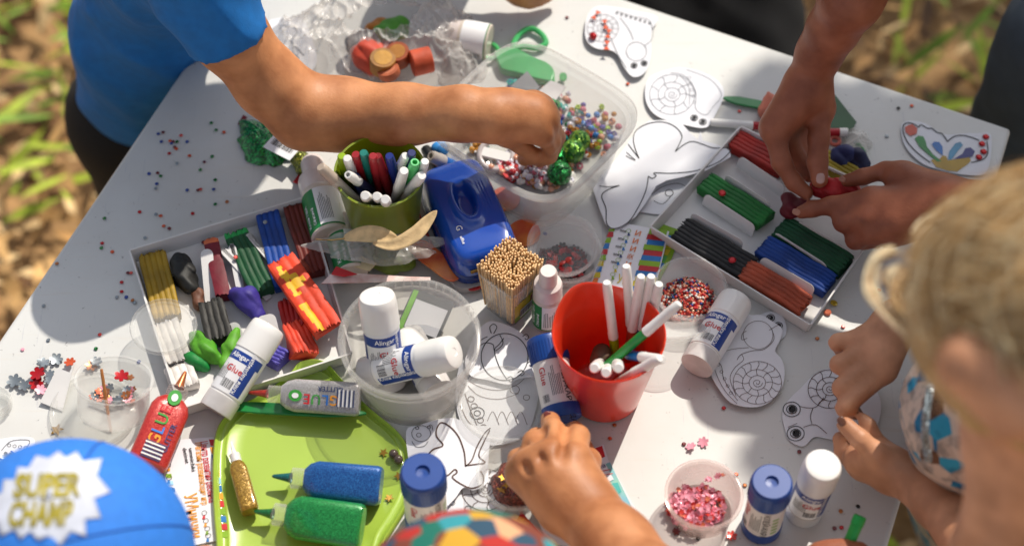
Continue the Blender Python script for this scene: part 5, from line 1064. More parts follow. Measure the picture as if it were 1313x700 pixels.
flatshape('green_strip', 'short green strip beside the white bottle behind the bag', 'strip', [(597, 46), (624, 42), (626, 47), (606, 51)], .003, .001, mat('strip_green', '1a9a4a', .4), False)
disc = flatshape('green_counter', 'small round green counter by the far wall of the tub', 'counter', ell(722, 100, 5, 5), .004, .0015, mat('strip_green', '', .4))
# ---------------------------------------------------------------- sequin cups
t = clear_cup('round clear cup of black and red flower sequins beyond the toothpick box', (728, 323), .017, .0195, .0225, group=None, m=mat('thin_clear', 'f6f6f6', .1, var=.01, clear=.96))
clear_cup('empty clear cup stacked slanting on the black sequin cup', (722, 311), .010, .0215, .0228, z0=.017, tilt=Matrix.Rotation(R(6), 4, 'X'), m=mat('thin_clear', '', .1))
def flower(s=.0032, petals=6, th=.0004, cup=.2):
    n = petals*8; ol = []
    for i in range(n): a = 2*PI*i/n; r = s*(.55+.45*abs(math.cos(petals*a/2))**.8); ol.append((r*math.cos(a), r*math.sin(a)))
    vs = [(0, 0, 0)]+[(x, y, cup*math.hypot(x, y)) for x, y in ol]; k = len(vs); vs += [(x, y, z+th) for x, y, z in vs]
    fs = [(0, 1+(i+1) % n, 1+i) for i in range(n)]+[(k, k+1+i, k+1+(i+1) % n) for i in range(n)]+[(1+i, 1+(i+1) % n, k+1+(i+1) % n, k+1+i) for i in range(n)]; return mesh('flower_sequin', vs, fs, ang=40)
def star(s=.003, pts=5):
    ol = [((s if i % 2 == 0 else s*.45)*math.cos(PI*i/pts), (s if i % 2 == 0 else s*.45)*math.sin(PI*i/pts)) for i in range(2*pts)]; return mesh('star_sequin', *prism(ol, 0, .0004), smooth=False)
SEQ = {}
def seq(kind, cname, x, y, z, s=1, tilt=.3, lab='', group=None, cat='sequin', rz=None):
    cc = {'silver': ('8f979c', .3, .7), 'red': ('b0141c', .25, .3), 'pink': ('f6a6b8', .3, 0), 'salmon': ('e07a5a', .3, .2), 'gold': ('b8892a', .3, .7), 'copper': ('b06a3a', .3, .6), 'black': ('0e0e10', .5, 0), 'coral': ('d0392e', .25, .2), 'blue': ('1c3f8f', .3, .2), 'green': ('146a30', .3, .2), 'maroon': ('6a1018', .3, .2), 'orange': ('c8502a', .3, .2), 'yellow': ('c0a21c', .3, .4)}[cname]
    if (kind, cname) not in SEQ:
        me = flower() if kind == 'flower' else star() if kind == 'star' else mm([lathe([(0, 0), (.0016, 0), (.0019, .0004), (.0012, .001), (0, .001)], 10)], ang=20)
        me.materials.append(mat('sequin_'+cname, cc[0], cc[1], metal=cc[2], coat=.5)); SEQ[(kind, cname)] = me
    nm = {'flower': 'flower_sequin', 'star': 'star_sequin', 'dot': 'round_sequin'}[kind]
    o = bpy.data.objects.new(nm, SEQ[(kind, cname)]); COL.objects.link(o)
    o.matrix_world = Matrix.Translation(P(x, y, z)) @ Matrix.Rotation(rng.uniform(0, 6.28) if rz is None else rz, 4, 'Z') @ Matrix.Rotation(rng.uniform(-tilt, tilt), 4, 'X') @ Matrix.Rotation(rng.uniform(-tilt, tilt), 4, 'Y') @ Matrix.Scale(s, 4)
    return tag(o, lab, cat, group)
def heap(kind, cols, cx, cy, rx, ry, n, z0, zh, s, lab, group, tilt=.8):
    for i in range(n):
        a = rng.uniform(0, 6.28); q = rng.uniform(0, 1)**.5; cn = cols[rng.integers(len(cols))]
        seq(kind, cn, cx+rx*q*math.cos(a), cy+ry*q*math.sin(a), z0+rng.uniform(.2, 1)*zh*(1-q*q), s*rng.uniform(.85, 1.1), tilt, lab % cn, group)
heap('flower', ['black', 'black', 'maroon', 'black', 'red'], 720, 338, 32, 22, 115, .003, .012, 1.15, '%s flower sequin heaped in the double clear cup', 'flower sequins in the double clear cup')
heap('dot', ['red', 'coral'], 720, 336, 24, 15, 14, .013, .005, 1.5, '%s round sequin on the black flower heap', 'red sequins on the black heap')
t = clear_cup('round clear cup of pink flower sequins near the bottom edge', (903, 632), .023, .0195, .0228, m=mat('pinkish_clear', 'f4e4e0', .12, clear=.82))
heap('flower', ['pink', 'pink', 'pink', 'salmon', 'coral'], 892, 650, 38, 30, 110, .006, .009, .55, '%s flower sequin heaped in the pink sequin cup', 'pink flower sequins in the cup')
heap('flower', ['pink', 'salmon'], 918, 612, 12, 6, 4, .014, .002, .8, '%s flower sequin stuck to the wall of the pink cup', 'pink flower sequins on the cup wall')
for i, (x, y, cn, s, w_) in enumerate([(886, 573, 'pink', 1.1, 'left of the pair above the pink cup'), (902, 567, 'pink', 1.15, 'right of the pair above the pink cup'), (867, 681, 'maroon', .8, 'below the pink cup on the left'), (938, 687, 'coral', 1.1, 'below the pink cup on the right')]): seq('flower', cn, x, y, .001, s, .4, '%s flower sequin lying %s' % (cn, w_), 'loose flower sequins')
pr = []; base_ = P(892, 650, 0); fm = flower(.0018)
for i in range(260):
    a = rng.uniform(0, 6.28); q = rng.uniform(0, 1)**.5; M_ = Matrix.Translation(P(892+37*q*math.cos(a), 650+29*q*math.sin(a), .0025+.008*(1-q*q))-base_) @ Matrix.Rotation(rng.uniform(-.8, .8), 4, 'X') @ Matrix.Rotation(rng.uniform(-.8, .8), 4, 'Y')
    pr.append(([M_ @ v.co for v in fm.vertices], [tuple(p.vertices) for p in fm.polygons], int(rng.uniform(0, 1) < .25)))
o = link('sequin_pile', mm(pr, smooth=False), [mat('pile_pink', 'f4a4b8', .35, var=.2, vs=400), mat('pile_salmon', 'd85a6a', .35)], M=Matrix.Translation(base_)); tag(o, 'dense layer of pink sequins at the bottom of the pink sequin cup', 'sequins', kind='stuff')
# seed beads
sc_ = clear_cup('round clear cup filled with mixed red, blue and cream seed beads', (885, 368), .02, .0195, .0235)
cv = ['c8322a', 'b81f24', 'd8644a', 'e0b090', 'e8e0d8', '1c3f8a', '5a4a3e', 'c83a2a', '2a2a30', 'd88a6a']; ms = [col(c, .25, coat=.4) for c in cv]
cc = P(884, 385, 0); pr = []
unit = lathe([(.0, -.0008), (.0008, -.0007), (.00115, 0), (.0008, .0007), (0, .0008)], 7)
for i in range(620):
    a = rng.uniform(0, 6.28); q = rng.uniform(0, 1)**.5; x, y = .0182*q*math.cos(a), .0178*q*math.sin(a); z = .003+.009*(1-q*q*.8)+rng.uniform(-.0007, .0007)
    M_ = Matrix.Translation((x, y, z)) @ Matrix.Rotation(rng.uniform(0, 3), 4, 'X') @ Matrix.Rotation(rng.uniform(0, 3), 4, 'Y'); pr.append(tf(unit, M_)+(int(rng.integers(len(cv))),))
pr.append(lathe([(0, .001), (.0182, .001), (.018, .004), (.010, .0095), (0, .0115)], 30)+(1,))
o = link('seed_beads', mm(pr, 'seed_beads', ang=60), ms, M=Matrix.Translation((sc_.location.x, sc_.location.y, 0))); tag(o, 'heap of mixed red, cream, blue and brown seed beads filling the clear cup', 'beads', kind='stuff')
disc_lid('clear hinged lid standing open below the seed bead cup', 0, 0, 0, .024, M=Matrix.Translation(P(866, 424, .013)) @ Matrix.Rotation(R(-6), 4, 'Y') @ Matrix.Rotation(R(-38), 4, 'X'))
disc_lid('round clear lid leaning on the corner of the left box over the yellow bar', 0, 0, 0, .0208, M=Matrix.Translation(P(210, 421, .0165)) @ Matrix.Rotation(R(5), 4, 'Y'))
disc_lid('clear oval lid lying on the drawings above the near hand', 644, 520, .009, .0275)
# glitter cup by the near hand
clear_cup('round clear cup of brown glitter with gold stars beside the near hand', (662, 606), .02, .0195, .0235)
o = lump('heap of brown red glitter in the cup beside the near hand', [(660, 622, .004, .0145), (664, 624, .004, .0145)], '7a3020', mt=glitter('brown_glitter', '4a1c14', 'b0503a', scale=1200, rough=.5, metal=.2), folds=.0006, name='glitter_heap', cat='glitter', group=None); o['kind'] = 'stuff'
for i, (x, y) in enumerate([(645, 612), (650, 622), (643, 628), (654, 612)]): seq('star', 'gold', x, y, .017, 1.1, .5, 'gold star sequin on the brown glitter in the near cup', 'gold stars on the brown glitter')
# upper lid over the near hand: clear lid corner
# tilted clear cup at the left with flower sequins
tl = Matrix.Rotation(R(-22), 4, 'X') @ Matrix.Rotation(R(8), 4, 'Y')
clear_cup('clear cup tilted on the table edge of the left side, flower sequins showing through', (141, 492), .026, .0225, .0235, tilt=tl, z0=.006)
disc_lid('large clear disc flat on the table under the tilted cup at the left', 121, 528, .001, .0275)
heap('flower', ['silver', 'silver', 'silver', 'copper', 'pink', 'salmon'], 146, 507, 30, 13, 26, .0045, .003, .95, '%s flower sequin seen through the tilted clear cup', 'flower sequins in the tilted cup', .5)
seq('flower', 'red', 156, 483, .024, 1.5, .3, 'large red flower sequin on the tilted clear cup', 'loose flower sequins'); seq('flower', 'copper', 166, 485, .022, 1.0, .3, 'copper flower sequin beside the large red one', 'loose flower sequins')
for i, (x, y, cn, s) in enumerate([(19, 489, 'silver', 1.6), (31, 494, 'silver', 1.3), (55, 466, 'silver', 1.4), (72, 461, 'silver', 1.4), (64, 480, 'silver', 1.1), (49, 480, 'red', 1.7), (47, 492, 'red', 1.5), (52, 500, 'pink', 1.2), (90, 465, 'orange', 1.2), (117, 470, 'copper', 1.3), (124, 464, 'silver', 1.2), (3, 600, 'silver', 1.6), (9, 587, 'silver', 1.3), (2, 618, 'red', 1.4), (64, 488, 'silver', 1.1)]):
    seq('flower', cn, x, y, .0015+.001*(i % 3), s, .25, '%s flower sequin of the loose scatter at the left table edge' % cn, 'loose flower sequins at the left')
seq('star', 'gold', 73, 551, .001, 1.5, .1, 'gold star sequin above the blue cap', 'loose star sequins')
for i, (x, y, w_) in enumerate([(492, 580, 'left of the grey beads'), (511, 610, 'below the grey beads'), (499, 638, 'by the end of the blue bottle')]): seq('star', 'gold', x, y, .003, 1.05, .3, 'gold star sequin on the lime tray '+w_, 'loose star sequins')
for i, (x, y, w_) in enumerate([(505, 585, 'upper'), (511, 592, 'lower')]):
    v, f = lathe([(.0001, 0)]+[(.0031*math.sin(a), .0031-.0031*math.cos(a)) for a in np.linspace(.2, PI-.05, 12)]+[(0, .0062)], 24); o = link('round_bead', mesh('round_bead', v, f, ang=180), mat('grey_bead', '5c4c44', .3, coat=.3), M=Matrix.Translation(P(x, y, .0022))); tag(o, w_+' of two shiny grey brown beads on the lime tray', 'bead')
pen('orange wooden toothpick standing through the tilted clear cup', P(142, 553, .001), P(130, 473, .03), 'b0713a', 'b0713a', r=.0011, group=None, name='wooden_stick', cat='stick')
def foldcard(lab, q, z=.004, tl=(0, 0)): return flatshape('folded_card', lab, 'card', q, z, .0006, CARD, False, tilt=tl)
foldcard('folded white card wedge left of the tilted clear cup', [(75, 475), (90, 480), (97, 470), (78, 522), (50, 512)], .006, (0, .3)); 
t = disc_lid('thick clear bottle cap at the left picture edge', -3, 521, .001, .0095, name='bottle_stopper', cat='stopper', h=.009)
# loose dots
dots = [(203, 172, 'blue'), (209, 170, 'maroon'), (232, 174, 'coral'), (240, 182, 'blue'), (207, 182, 'blue'), (218, 181, 'orange'), (222, 182, 'maroon'), (227, 182, 'green'), (220, 184, 'blue'), (224, 189, 'maroon'), (226, 191, 'orange'), (217, 197, 'red'), (243, 200, 'orange'), (262, 208, 'maroon'), (272, 201, 'green'), (271, 158, 'green'), (277, 167, 'green'), (287, 170, 'orange'), (257, 218, 'green'), (276, 231, 'green'), (191, 223, 'blue'), (202, 222, 'maroon'), (206, 226, 'green'), (201, 236, 'blue'), (227, 210, 'silver'),
        (200, 242, 'silver'), (240, 244, 'blue'), (257, 243, 'coral'), (254, 244, 'maroon'), (274, 243, 'blue'), (179, 272, 'red'), (200, 275, 'silver'), (206, 277, 'orange'), (210, 290, 'orange'), (217, 293, 'maroon'), (247, 274, 'red'), (291, 259, 'copper'), (276, 262, 'green'), (131, 312, 'red'), (130, 318, 'green'), (144, 323, 'orange'), (186, 305, 'silver'), (134, 280, 'green'), (73, 338, 'copper'), (164, 350, 'maroon'), (168, 350, 'coral'), (156, 362, 'red'), (156, 374, 'red'), (150, 381, 'silver'), (162, 381, 'blue'), (170, 385, 'copper'), (173, 388, 'silver'), (128, 429, 'coral'), (62, 436, 'silver'), (29, 448, 'pink'), (123, 447, 'green'), (178, 464, 'blue'), (56, 392, 'silver')]
for x, y, c in dots: seq('dot', c, x, y, .0006, .72, .15, 'tiny %s round sequin scattered on the table left of the box' % c, 'round sequins scattered on the left of the table')
dots = [(727, 23, 'maroon'), (805, 108, 'orange'), (948, 143, 'coral'), (928, 523, 'red'), (877, 569, 'maroon'), (782, 562, 'orange'), (788, 545, 'copper'), (1070, 677, 'maroon'), (1079, 676, 'red'), (1100, 649, 'black'), (1078, 655, 'copper'), (1165, 581, 'red'), (1124, 334, 'maroon'), (1127, 372, 'coral'), (1169, 136, 'orange'), (1152, 139, 'black'), (1137, 175, 'silver'), (865, 680, 'maroon'), (895, 690, 'black'), (1081, 419, 'coral'), (1048, 434, 'copper'), (1025, 579, 'maroon'), (902, 481, 'green'), (810, 660, 'copper'), (944, 608, 'orange'), (955, 622, 'copper')]
for x, y, c in dots: seq('dot', c, x, y, .0006, .75, .15, 'tiny %s round sequin scattered among the crafts on the right' % c, 'round sequins scattered on the right of the table')
for x, y, c, z, w_ in [(926, 248, 'red', .0125, 'on the bright green bar'), (939, 334, 'red', .0125, 'on the black bar'), (302, 330, 'coral', .0125, 'on the dark green bar'), (340, 285, 'silver', .0125, 'on the blue bar'), (261, 311, 'maroon', .003, 'beside the crimson bar'), (1069, 389, 'yellow', .0006, 'outside the corner of the right box'), (1061, 401, 'salmon', .0006, 'below the yellow one outside the right box'), (699, 300, 'blue', .003, 'on the orange disc')]: seq('dot', c, x, y, z, 1.4 if c in ('red', 'yellow', 'salmon') else .8, .2, '%s round sequin %s' % (c, w_), 'single sequins on the boxes')
# ---------------------------------------------------------------- people
def skin(n, c, c2): return mat('skin_'+n, c, .5, var=.2, vs=45, bump=.3, bs=600, dist=.0007, sss=.05, spec=.4, col2=c2)
def H(x, y, z, r): p = P(x, y, z); return np.array(p), r/ppm(p)
def chain(pts): q = [H(*p) for p in pts]; return [('c', a[0], b[0], a[1], b[1]) for a, b in zip(q, q[1:])]
def hand(wrist, fingers, extra=(), kp=.008, kf=.0035):
    palm = []; w_ = H(*wrist)
    for f in fingers: m_ = H(*f[0]); palm.append(('c', w_[0], m_[0], w_[1]*.8, m_[1]*1.08))
    for e in extra: palm += chain(e)
    return [(kp, palm)]+[(kf, chain(f)) for f in fingers]
def body(t, groups, m, h=.0015, kg=.004, name='body', low=None, noise=None, gr=()):
    v, q = sdf(groups, h, kg, noise=noise, grooves=[(H(*a, 0)[0], H(*b, 0)[0], w_, d_) for a, b, w_, d_ in gr]); v, q = smooth(v, q, 2); o = np.array(t.location)
    if low:
        v2, q2 = sdf(low, .005, .02); q = np.concatenate([q, q2+len(v)]); v = np.concatenate([v, v2])
    return link(name, smesh((v-o, q)), m, t)
def cloth(t, name, groups, m, h=.004, kg=.02, amp=.0025, clip=(), seed=0, f=1):
    r3 = np.random.default_rng(seed+len(name)); W_ = [(r3.normal(0, 1, 3), r3.uniform(18, 75)*f, r3.uniform(0, 6.28)) for _ in range(7)]
    def nz_(x, y, z):
        o = 0; wx = x+.02*np.sin(y*38+z*21); wy = y+.02*np.sin(z*33+x*27)
        for d, fr, p in W_: d = d/np.linalg.norm(d); o = o+(np.abs(np.sin((wx*d[0]+wy*d[1]+z*d[2])*fr+p))-.6)*(30/fr)**.5
        return amp*o*.8
    v, q = sdf(groups, h, kg, noise=nz_, clip=clip)
    return link(name, smesh((v-np.array(t.location), q)), m, t)
def nail(t, x, y, z, r, ang, c='d8a898', tilt=0, long=1.25):
    p = P(x, y, z); k = r/ppm(p); me = mm([loft([(-.3*k, k*.98, k*long*.98, 2.6), (0, k, k*long, 2.6), (.14*k, k*.8, k*long*.85, 2.6), (.2*k, k*.4, k*long*.5, 2.6)], 20)], ang=60)
    d = (CAM-p).normalized(); M = d.to_track_quat('Z', 'Y').to_matrix().to_4x4(); M = Matrix.Translation(p-t.location) @ M @ Matrix.Rotation(R(ang), 4, 'Z') @ Matrix.Rotation(R(tilt), 4, 'X')
    return link('fingernail', me, mat('nail_'+c, c, .28, coat=.3), t, M=M)
def person(lab, x, y, z=GZ): p = P(x, y, z) if z != GZ else P(x, y, 0); return thing('person', lab, 'person', Vector((p.x, p.y, GZ)))
SK1 = skin('tan', 'b8764a', 'cc8c5e'); SK2 = skin('brown', '93533a', 'a66448'); SK3 = skin('light', 'c48a66', 'd49a76')
# boy reaching into the bead tub
t = person('child in a bright blue T-shirt reaching a bare arm into the bead tub', 190, 120)
arm = [(.01, chain([(262, -20, .17, 50), (292, 42, .128, 47), (345, 106, .088, 43), (392, 144, .066, 46), (440, 147, .064, 45), (520, 147, .075, 37), (595, 146, .085, 33), (632, 150, .086, 31)]))]
hd = hand((632, 149, .085, 34), [[(694, 168, .072, 17), (708, 186, .055, 11), (704, 200, .038, 10), (692, 207, .03, 8.5)], [(698, 152, .074, 18), (714, 176, .05, 10.5), (710, 194, .03, 9)], [(692, 142, .07, 19), (708, 162, .044, 10), (700, 186, .024, 9)],
    [(682, 136, .066, 18), (698, 156, .04, 9), (690, 176, .022, 8)], [(650, 172, .068, 15), (684, 200, .038, 10), (672, 204, .034, 9.5)]], extra=[[(655, 146, .083, 30), (682, 148, .08, 27)]])
body(t, arm+hd, SK1, gr=[((713, 160, .082), (717, 196, .05), .0028, .003), ((690, 195, .05), (689, 214, .04), .002, .003), ((700, 140, .086), (714, 158, .07), .0025, .0018), ((660, 193, .08), (690, 196, .06), .002, .002)], low=[(.02, [('e', np.array((-.085, .315, .31)), (.055, .058, .062)), ('c', np.array((-.2, .31, .2)), np.array((-.12, .315, .28)), .03, .03)])])
TS = mat('tshirt_blue', '0066ae', .8, var=.08, vs=120, bump=.3, bs=900, dist=.0006)
g = [(.03, [('c', *[H(176, 112, -.095, 88)[0], H(192, 40, -.02, 88)[0]], .050, .052), ('c', H(192, 40, -.02, 88)[0], H(215, -90, .12, 100)[0], .052, .058), ('c', H(215, -90, .12, 0)[0], H(225, -200, .2, 0)[0], .058, .05), ('c', H(225, -90, .14, 0)[0], H(258, -42, .165, 0)[0], .05, .036)]),
     (.012, [('c', H(255, -35, .172, 0)[0], H(300, 56, .122, 0)[0], .036, .0292)])]
q0 = H(292, 40, .128, 0)[0]; ax = H(345, 106, .088, 0)[0]-H(262, -20, .17, 0)[0]; ax = ax/np.linalg.norm(ax)
cloth(t, 'shirt', g, TS, clip=[(q0+ax*.0, ax, .055)], h=.003, amp=.0034, f=1.1)
a = P(170, 150, -.15); BK = mat('black_cloth', '0b0a0c', .85)
cloth(t, 'trousers', [(.03, [('c', np.array(a), np.array((a.x+.005, a.y-.01, GZ+.03)), .048, .04), ('c', np.array(a), np.array((a.x+.03, a.y+.09, -.2)), .048, .05), ('c', np.array((a.x+.03, a.y+.09, -.2)), np.array((a.x+.03, a.y+.09, GZ+.03)), .05, .04)])], BK, h=.006, amp=.001)
# adult modelling plasticine, both hands in the right box
t = person('adult in dark trousers pressing red plasticine with both brown hands over the right box', 1370, 60)
g = [(.01, chain([(1125, -60, .18, 44), (1091, 0, .15, 38), (1068, 38, .122, 31), (1051, 68, .1, 27), (1036, 104, .08, 26)]))]
g += hand((1036, 108, .078, 27), [[(992, 166, .06, 15), (1002, 208, .046, 12.5), (1018, 234, .037, 10.5), (1034, 248, .034, 9)], [(1002, 168, .05, 15), (1024, 206, .03, 11), (1038, 226, .026, 9)], [(1012, 168, .044, 14), (1030, 200, .024, 10), (1040, 214, .02, 8)],
    [(1022, 165, .04, 12), (1036, 188, .022, 9), (1042, 200, .018, 7)], [(1052, 138, .064, 15), (1050, 178, .055, 13.5), (1048, 208, .047, 13), (1051, 230, .043, 11.5)]], extra=[[(1030, 118, .075, 27), (996, 160, .06, 20)], [(1040, 110, .075, 24), (1052, 140, .062, 17)]])
g += [(.01, chain([(1420, 300, .11, 46), (1300, 272, .078, 38), (1218, 262, .058, 34)]))]
g += hand((1215, 262, .056, 36), [[(1118, 256, .05, 15.5), (1066, 264, .04, 11.5), (1042, 268, .033, 10), (1028, 272, .029, 9)], [(1112, 280, .046, 15), (1082, 284, .037, 13.5), (1092, 291, .02, 10)], [(1120, 299, .04, 14), (1097, 307, .028, 12.5), (1106, 312, .014, 9)],
    [(1140, 304, .034, 12), (1116, 308, .018, 9), (1124, 312, .01, 8)], [(1160, 224, .053, 15), (1136, 219, .05, 11.5), (1106, 227, .045, 10), (1085, 232, .042, 8.5)]], extra=[[(1200, 250, .056, 26), (1150, 228, .052, 17)], [(1180, 270, .05, 30), (1150, 285, .045, 26)]])
body(t, g, SK2, gr=[((1070, 277, .05), (1106, 269, .058), .0025, .0035), ((1083, 297, .044), (1112, 292, .052), .0025, .0035), ((1010, 172, .072), (1024, 214, .05), .0025, .002), ((1044, 207, .062), (1060, 205, .062), .0013, .0012), ((1060, 258, .052), (1064, 272, .048), .0013, .0008)], low=[(.02, [('e', np.array(P(2180, -330, .42)), (.07, .08, .09)), ('c', np.array(P(2080, -240, .32)), np.array(P(2160, -310, .38)), .045, .045)])])
nail(t, 1052, 229, .052, 5.5, 10, 'c09a90'); nail(t, 1021, 272, .037, 4.2, 80, 'b07a64'); nail(t, 1080, 230, .049, 3.6, 75, 'a06a54')
for z_, k in ((206, 0), (211, 1)): pass
DG = mat('dark_jeans', '3c4854', .85, bump=.2, bs=500)
b0 = P(1345, 60, -.12)
cloth(t, 'trousers', [(.03, [('c', np.array(P(1362, 60, -.02)), np.array((b0.x-.015, b0.y-.03, GZ+.03)), .05, .045), ('c', np.array(P(1440, 40, -.02)), np.array((b0.x+.09, b0.y, GZ+.03)), .07, .05)])], DG, h=.006)
cloth(t, 'shirt', [(.04, [('c', np.array(P(1640, 40, .0)), np.array(P(1980, -170, .28)), .08, .07), ('c', np.array(P(1800, -200, .3)), np.array(P(1270, -220, .28)), .038, .03), ('c', np.array(P(1860, -60, .3)), np.array(P(1540, 330, .15)), .04, .032), ('c', np.array(P(1270, -220, .28)), np.array(P(1170, -130, .21)), .03, .025)])], mat('grey_shirt', '2c2f36', .85), h=.006, clip=[])
# blonde girl on the right
t = person('blonde child in a blue rose dress bending over the table, hands pressed together', 1300, 560)
g = [(.01, chain([(1270, 330, .14, 36), (1200, 376, .085, 30), (1152, 410, .055, 25)]))]
g += hand((1148, 414, .053, 27), [[(1112, 430, .052, 13), (1074, 439, .047, 11), (1080, 452, .03, 9)], [(1122, 444, .052, 14), (1076, 467, .047, 12), (1088, 480, .03, 10)], [(1130, 460, .05, 15), (1079, 497, .045, 12), (1092, 508, .028, 10)],
    [(1134, 476, .048, 14), (1083, 523, .043, 11.5), (1098, 530, .026, 9)], [(1120, 450, .03, 12), (1098, 480, .02, 10), (1090, 505, .018, 9)]], extra=[[(1138, 430, .05, 24), (1128, 462, .048, 22)]], kf=.003)
g += [(.01, chain([(1268, 740, .10, 36), (1205, 645, .055, 31), (1150, 606, .034, 25)]))]
g += hand((1150, 606, .033, 27), [[(1124, 582, .045, 14), (1103, 563, .051, 12.5), (1084, 545, .052, 11.5)], [(1108, 600, .022, 15), (1082, 580, .02, 12), (1077, 562, .026, 10)], [(1134, 582, .03, 12), (1122, 560, .036, 8.5), (1117, 543, .04, 7.5)],
    [(1128, 578, .03, 12), (1112, 556, .036, 8), (1106, 536, .04, 7.5)], [(1132, 584, .024, 12), (1120, 568, .03, 8), (1112, 552, .034, 7)]], extra=[[(1135, 600, .034, 25), (1102, 588, .03, 22)]], kf=.003)
g += [(.02, [('e', np.array(P(1368, 412, .345)), (.056, .049, .05)), ('c', np.array(P(1244, 466, .37)), np.array(P(1310, 500, .36)), .014, .022), ('c', np.array(P(1300, 470, .33)), np.array(P(1335, 545, .28)), .026, .031), ('c', np.array(P(1332, 550, .28)), np.array(P(1296, 720, .2)), .031, .025), ('c', np.array(P(1296, 720, .2)), np.array(P(1268, 745, .12)), .025, .02)])]
body(t, g, SK3, h=.0019, gr=[((1072, 453, .055), (1100, 437, .062), .0028, .0032), ((1076, 484, .058), (1114, 458, .064), .0028, .0034), ((1080, 512, .055), (1118, 482, .06), .0028, .0034), ((1112, 545, .045), (1126, 566, .04), .002, .002), ((1104, 545, .045), (1116, 566, .04), .002, .002)])
nail(t, 1079, 540, .062, 5.2, 45, '6a4434')
def hair():
    C = np.array(P(1374, 408, .35)); RR = np.array((.070, .060, .060)); cols = ['dcb880', 'b48a54', 'f2dcb4', '8a6238']
    v, q = sdf([(.01, [('e', C, tuple(RR*.97))])], .003, noise=lambda x, y, z: .0015*np.sin(x*260+y*90)+.001*np.sin(y*310-z*100)); cut = v
    hr = link('hair', smesh((v-np.array(t.location), q)), mat('hair_base', 'b08a56', .6, col2='d0ac74', vs=60, bump=.25, bs=300, dist=.002), t)
    parts = [[], [], [], []]; up_ = np.array((.35, .15, .92)); up_ /= np.linalg.norm(up_); e1 = np.cross(up_, (0, 1, 0)); e1 /= np.linalg.norm(e1); e2 = np.cross(up_, e1)
    for i in range(5200):
        ph = rng.uniform(0, 2*PI); st = rng.uniform(0, .9); ln = rng.uniform(.7, 1.3); wv = rng.uniform(.02, .3); f0 = rng.uniform(2, 6); pp = rng.uniform(0, 6.28); lift = rng.uniform(.97, 1.05)+.14*rng.uniform(0, 1)**5; pts = []
        for k in range(9):
            th = st+ln*k/8; a = ph+wv*math.sin(f0*k/8*2+pp)+.25*k/8; d = up_*math.cos(th)+(e1*math.cos(a)+e2*math.sin(a))*math.sin(th); pts.append(Vector(C+RR*d*(lift+.012*math.sin(k*1.3+pp)))-t.location)
        parts[int(rng.choice(4, p=[.4, .25, .25, .1]))].append(tube(pts, [rng.uniform(.00016, .00036)*(1-.6*k/8) for k in range(9)], 3, cap=False))
    for i in range(240):                         # flyaway strands round the outline
        st = rng.uniform(.5, 1.5); ph = rng.uniform(0, 2*PI); a0 = rng.uniform(.3, 1.1)*rng.choice((-1, 1)); pk = rng.uniform(.03, .16); pts = []
        for k in range(9):
            u = k/8; th = st+.5*u; a = ph+a0*u; d = up_*math.cos(th)+(e1*math.cos(a)+e2*math.sin(a))*math.sin(th); pts.append(Vector(C+RR*d*(1.0+pk*math.sin(PI*u*.9)))-t.location)
        parts[int(rng.choice(4, p=[.3, .1, .6, .0]))].append(tube(pts, .0003, 3, cap=False))
    curls = [[(1172, 410), (1152, 385), (1156, 358), (1176, 348), (1194, 356), (1200, 372)], [(1180, 425), (1158, 400), (1146, 380), (1150, 362), (1168, 352)], [(1146, 322), (1126, 330), (1114, 350), (1116, 372), (1134, 396), (1168, 428), (1184, 446)], [(1196, 310), (1186, 330), (1184, 350), (1196, 374)],
             [(1176, 300), (1184, 290), (1206, 276), (1230, 260)], [(1184, 340), (1176, 320), (1190, 296), (1214, 268)], [(1160, 420), (1175, 450), (1186, 476)], [(1200, 440), (1190, 470), (1196, 490)], [(1168, 395), (1180, 372), (1172, 366), (1162, 380), (1170, 394)], [(1150, 345), (1140, 352), (1142, 362)]]
    for cidx, c in enumerate(curls):
        for r_ in range(30):
            off = rng.normal(0, 4.2, 2); zz = .30+rng.normal(0, .005); pts = cr([tuple(P(x+off[0]+rng.normal(0, 1), y+off[1]+rng.normal(0, 1), zz)-t.location) for x, y in c], 5)
            parts[int(rng.choice(4, p=[.35, .2, .4, .05]))].append(tube(pts, .0005, 3, cap=False))
    for k in range(4): link('hair_strands', mm(parts[k], ang=180), mat('hair_'+cols[k], cols[k], .4, var=.2, spec=.6), hr)
hair()
fl = bpy.data.materials.new('rose_print'); fl.use_nodes = True; n_ = fl.node_tree; N = n_.nodes; L = n_.links
tc = N.new('ShaderNodeTexCoord'); vo = N.new('ShaderNodeTexVoronoi'); vo.inputs['Scale'].default_value = 85; L.new(tc.outputs['Object'], vo.inputs['Vector'])
nz = N.new('ShaderNodeTexNoise'); nz.inputs['Scale'].default_value = 120; L.new(tc.outputs['Object'], nz.inputs['Vector'])
sp = N.new('ShaderNodeSeparateColor'); L.new(vo.outputs['Color'], sp.inputs[0])
r1 = N.new('ShaderNodeValToRGB'); r1.color_ramp.interpolation = 'CONSTANT'; L.new(sp.outputs[0], r1.inputs[0])
e = r1.color_ramp.elements; e[0].color = lin('c9b8aa'); e[1].position = .45; e[1].color = lin('14709c')
for p_, c_ in ((.68, 'b8a89c'), (.8, '6a4a34'), (.9, '2a94b8')): x_ = e.new(p_); x_.color = lin(c_)
mx = N.new('ShaderNodeMix'); mx.data_type = 'RGBA'; mx.blend_type = 'MULTIPLY'; r2_ = N.new('ShaderNodeValToRGB'); r2_.color_ramp.elements[0].position = .4; r2_.color_ramp.elements[0].color = (.45, .5, .55, 1); r2_.color_ramp.elements[1].position = .52; r2_.color_ramp.elements[1].color = (1, 1, 1, 1)
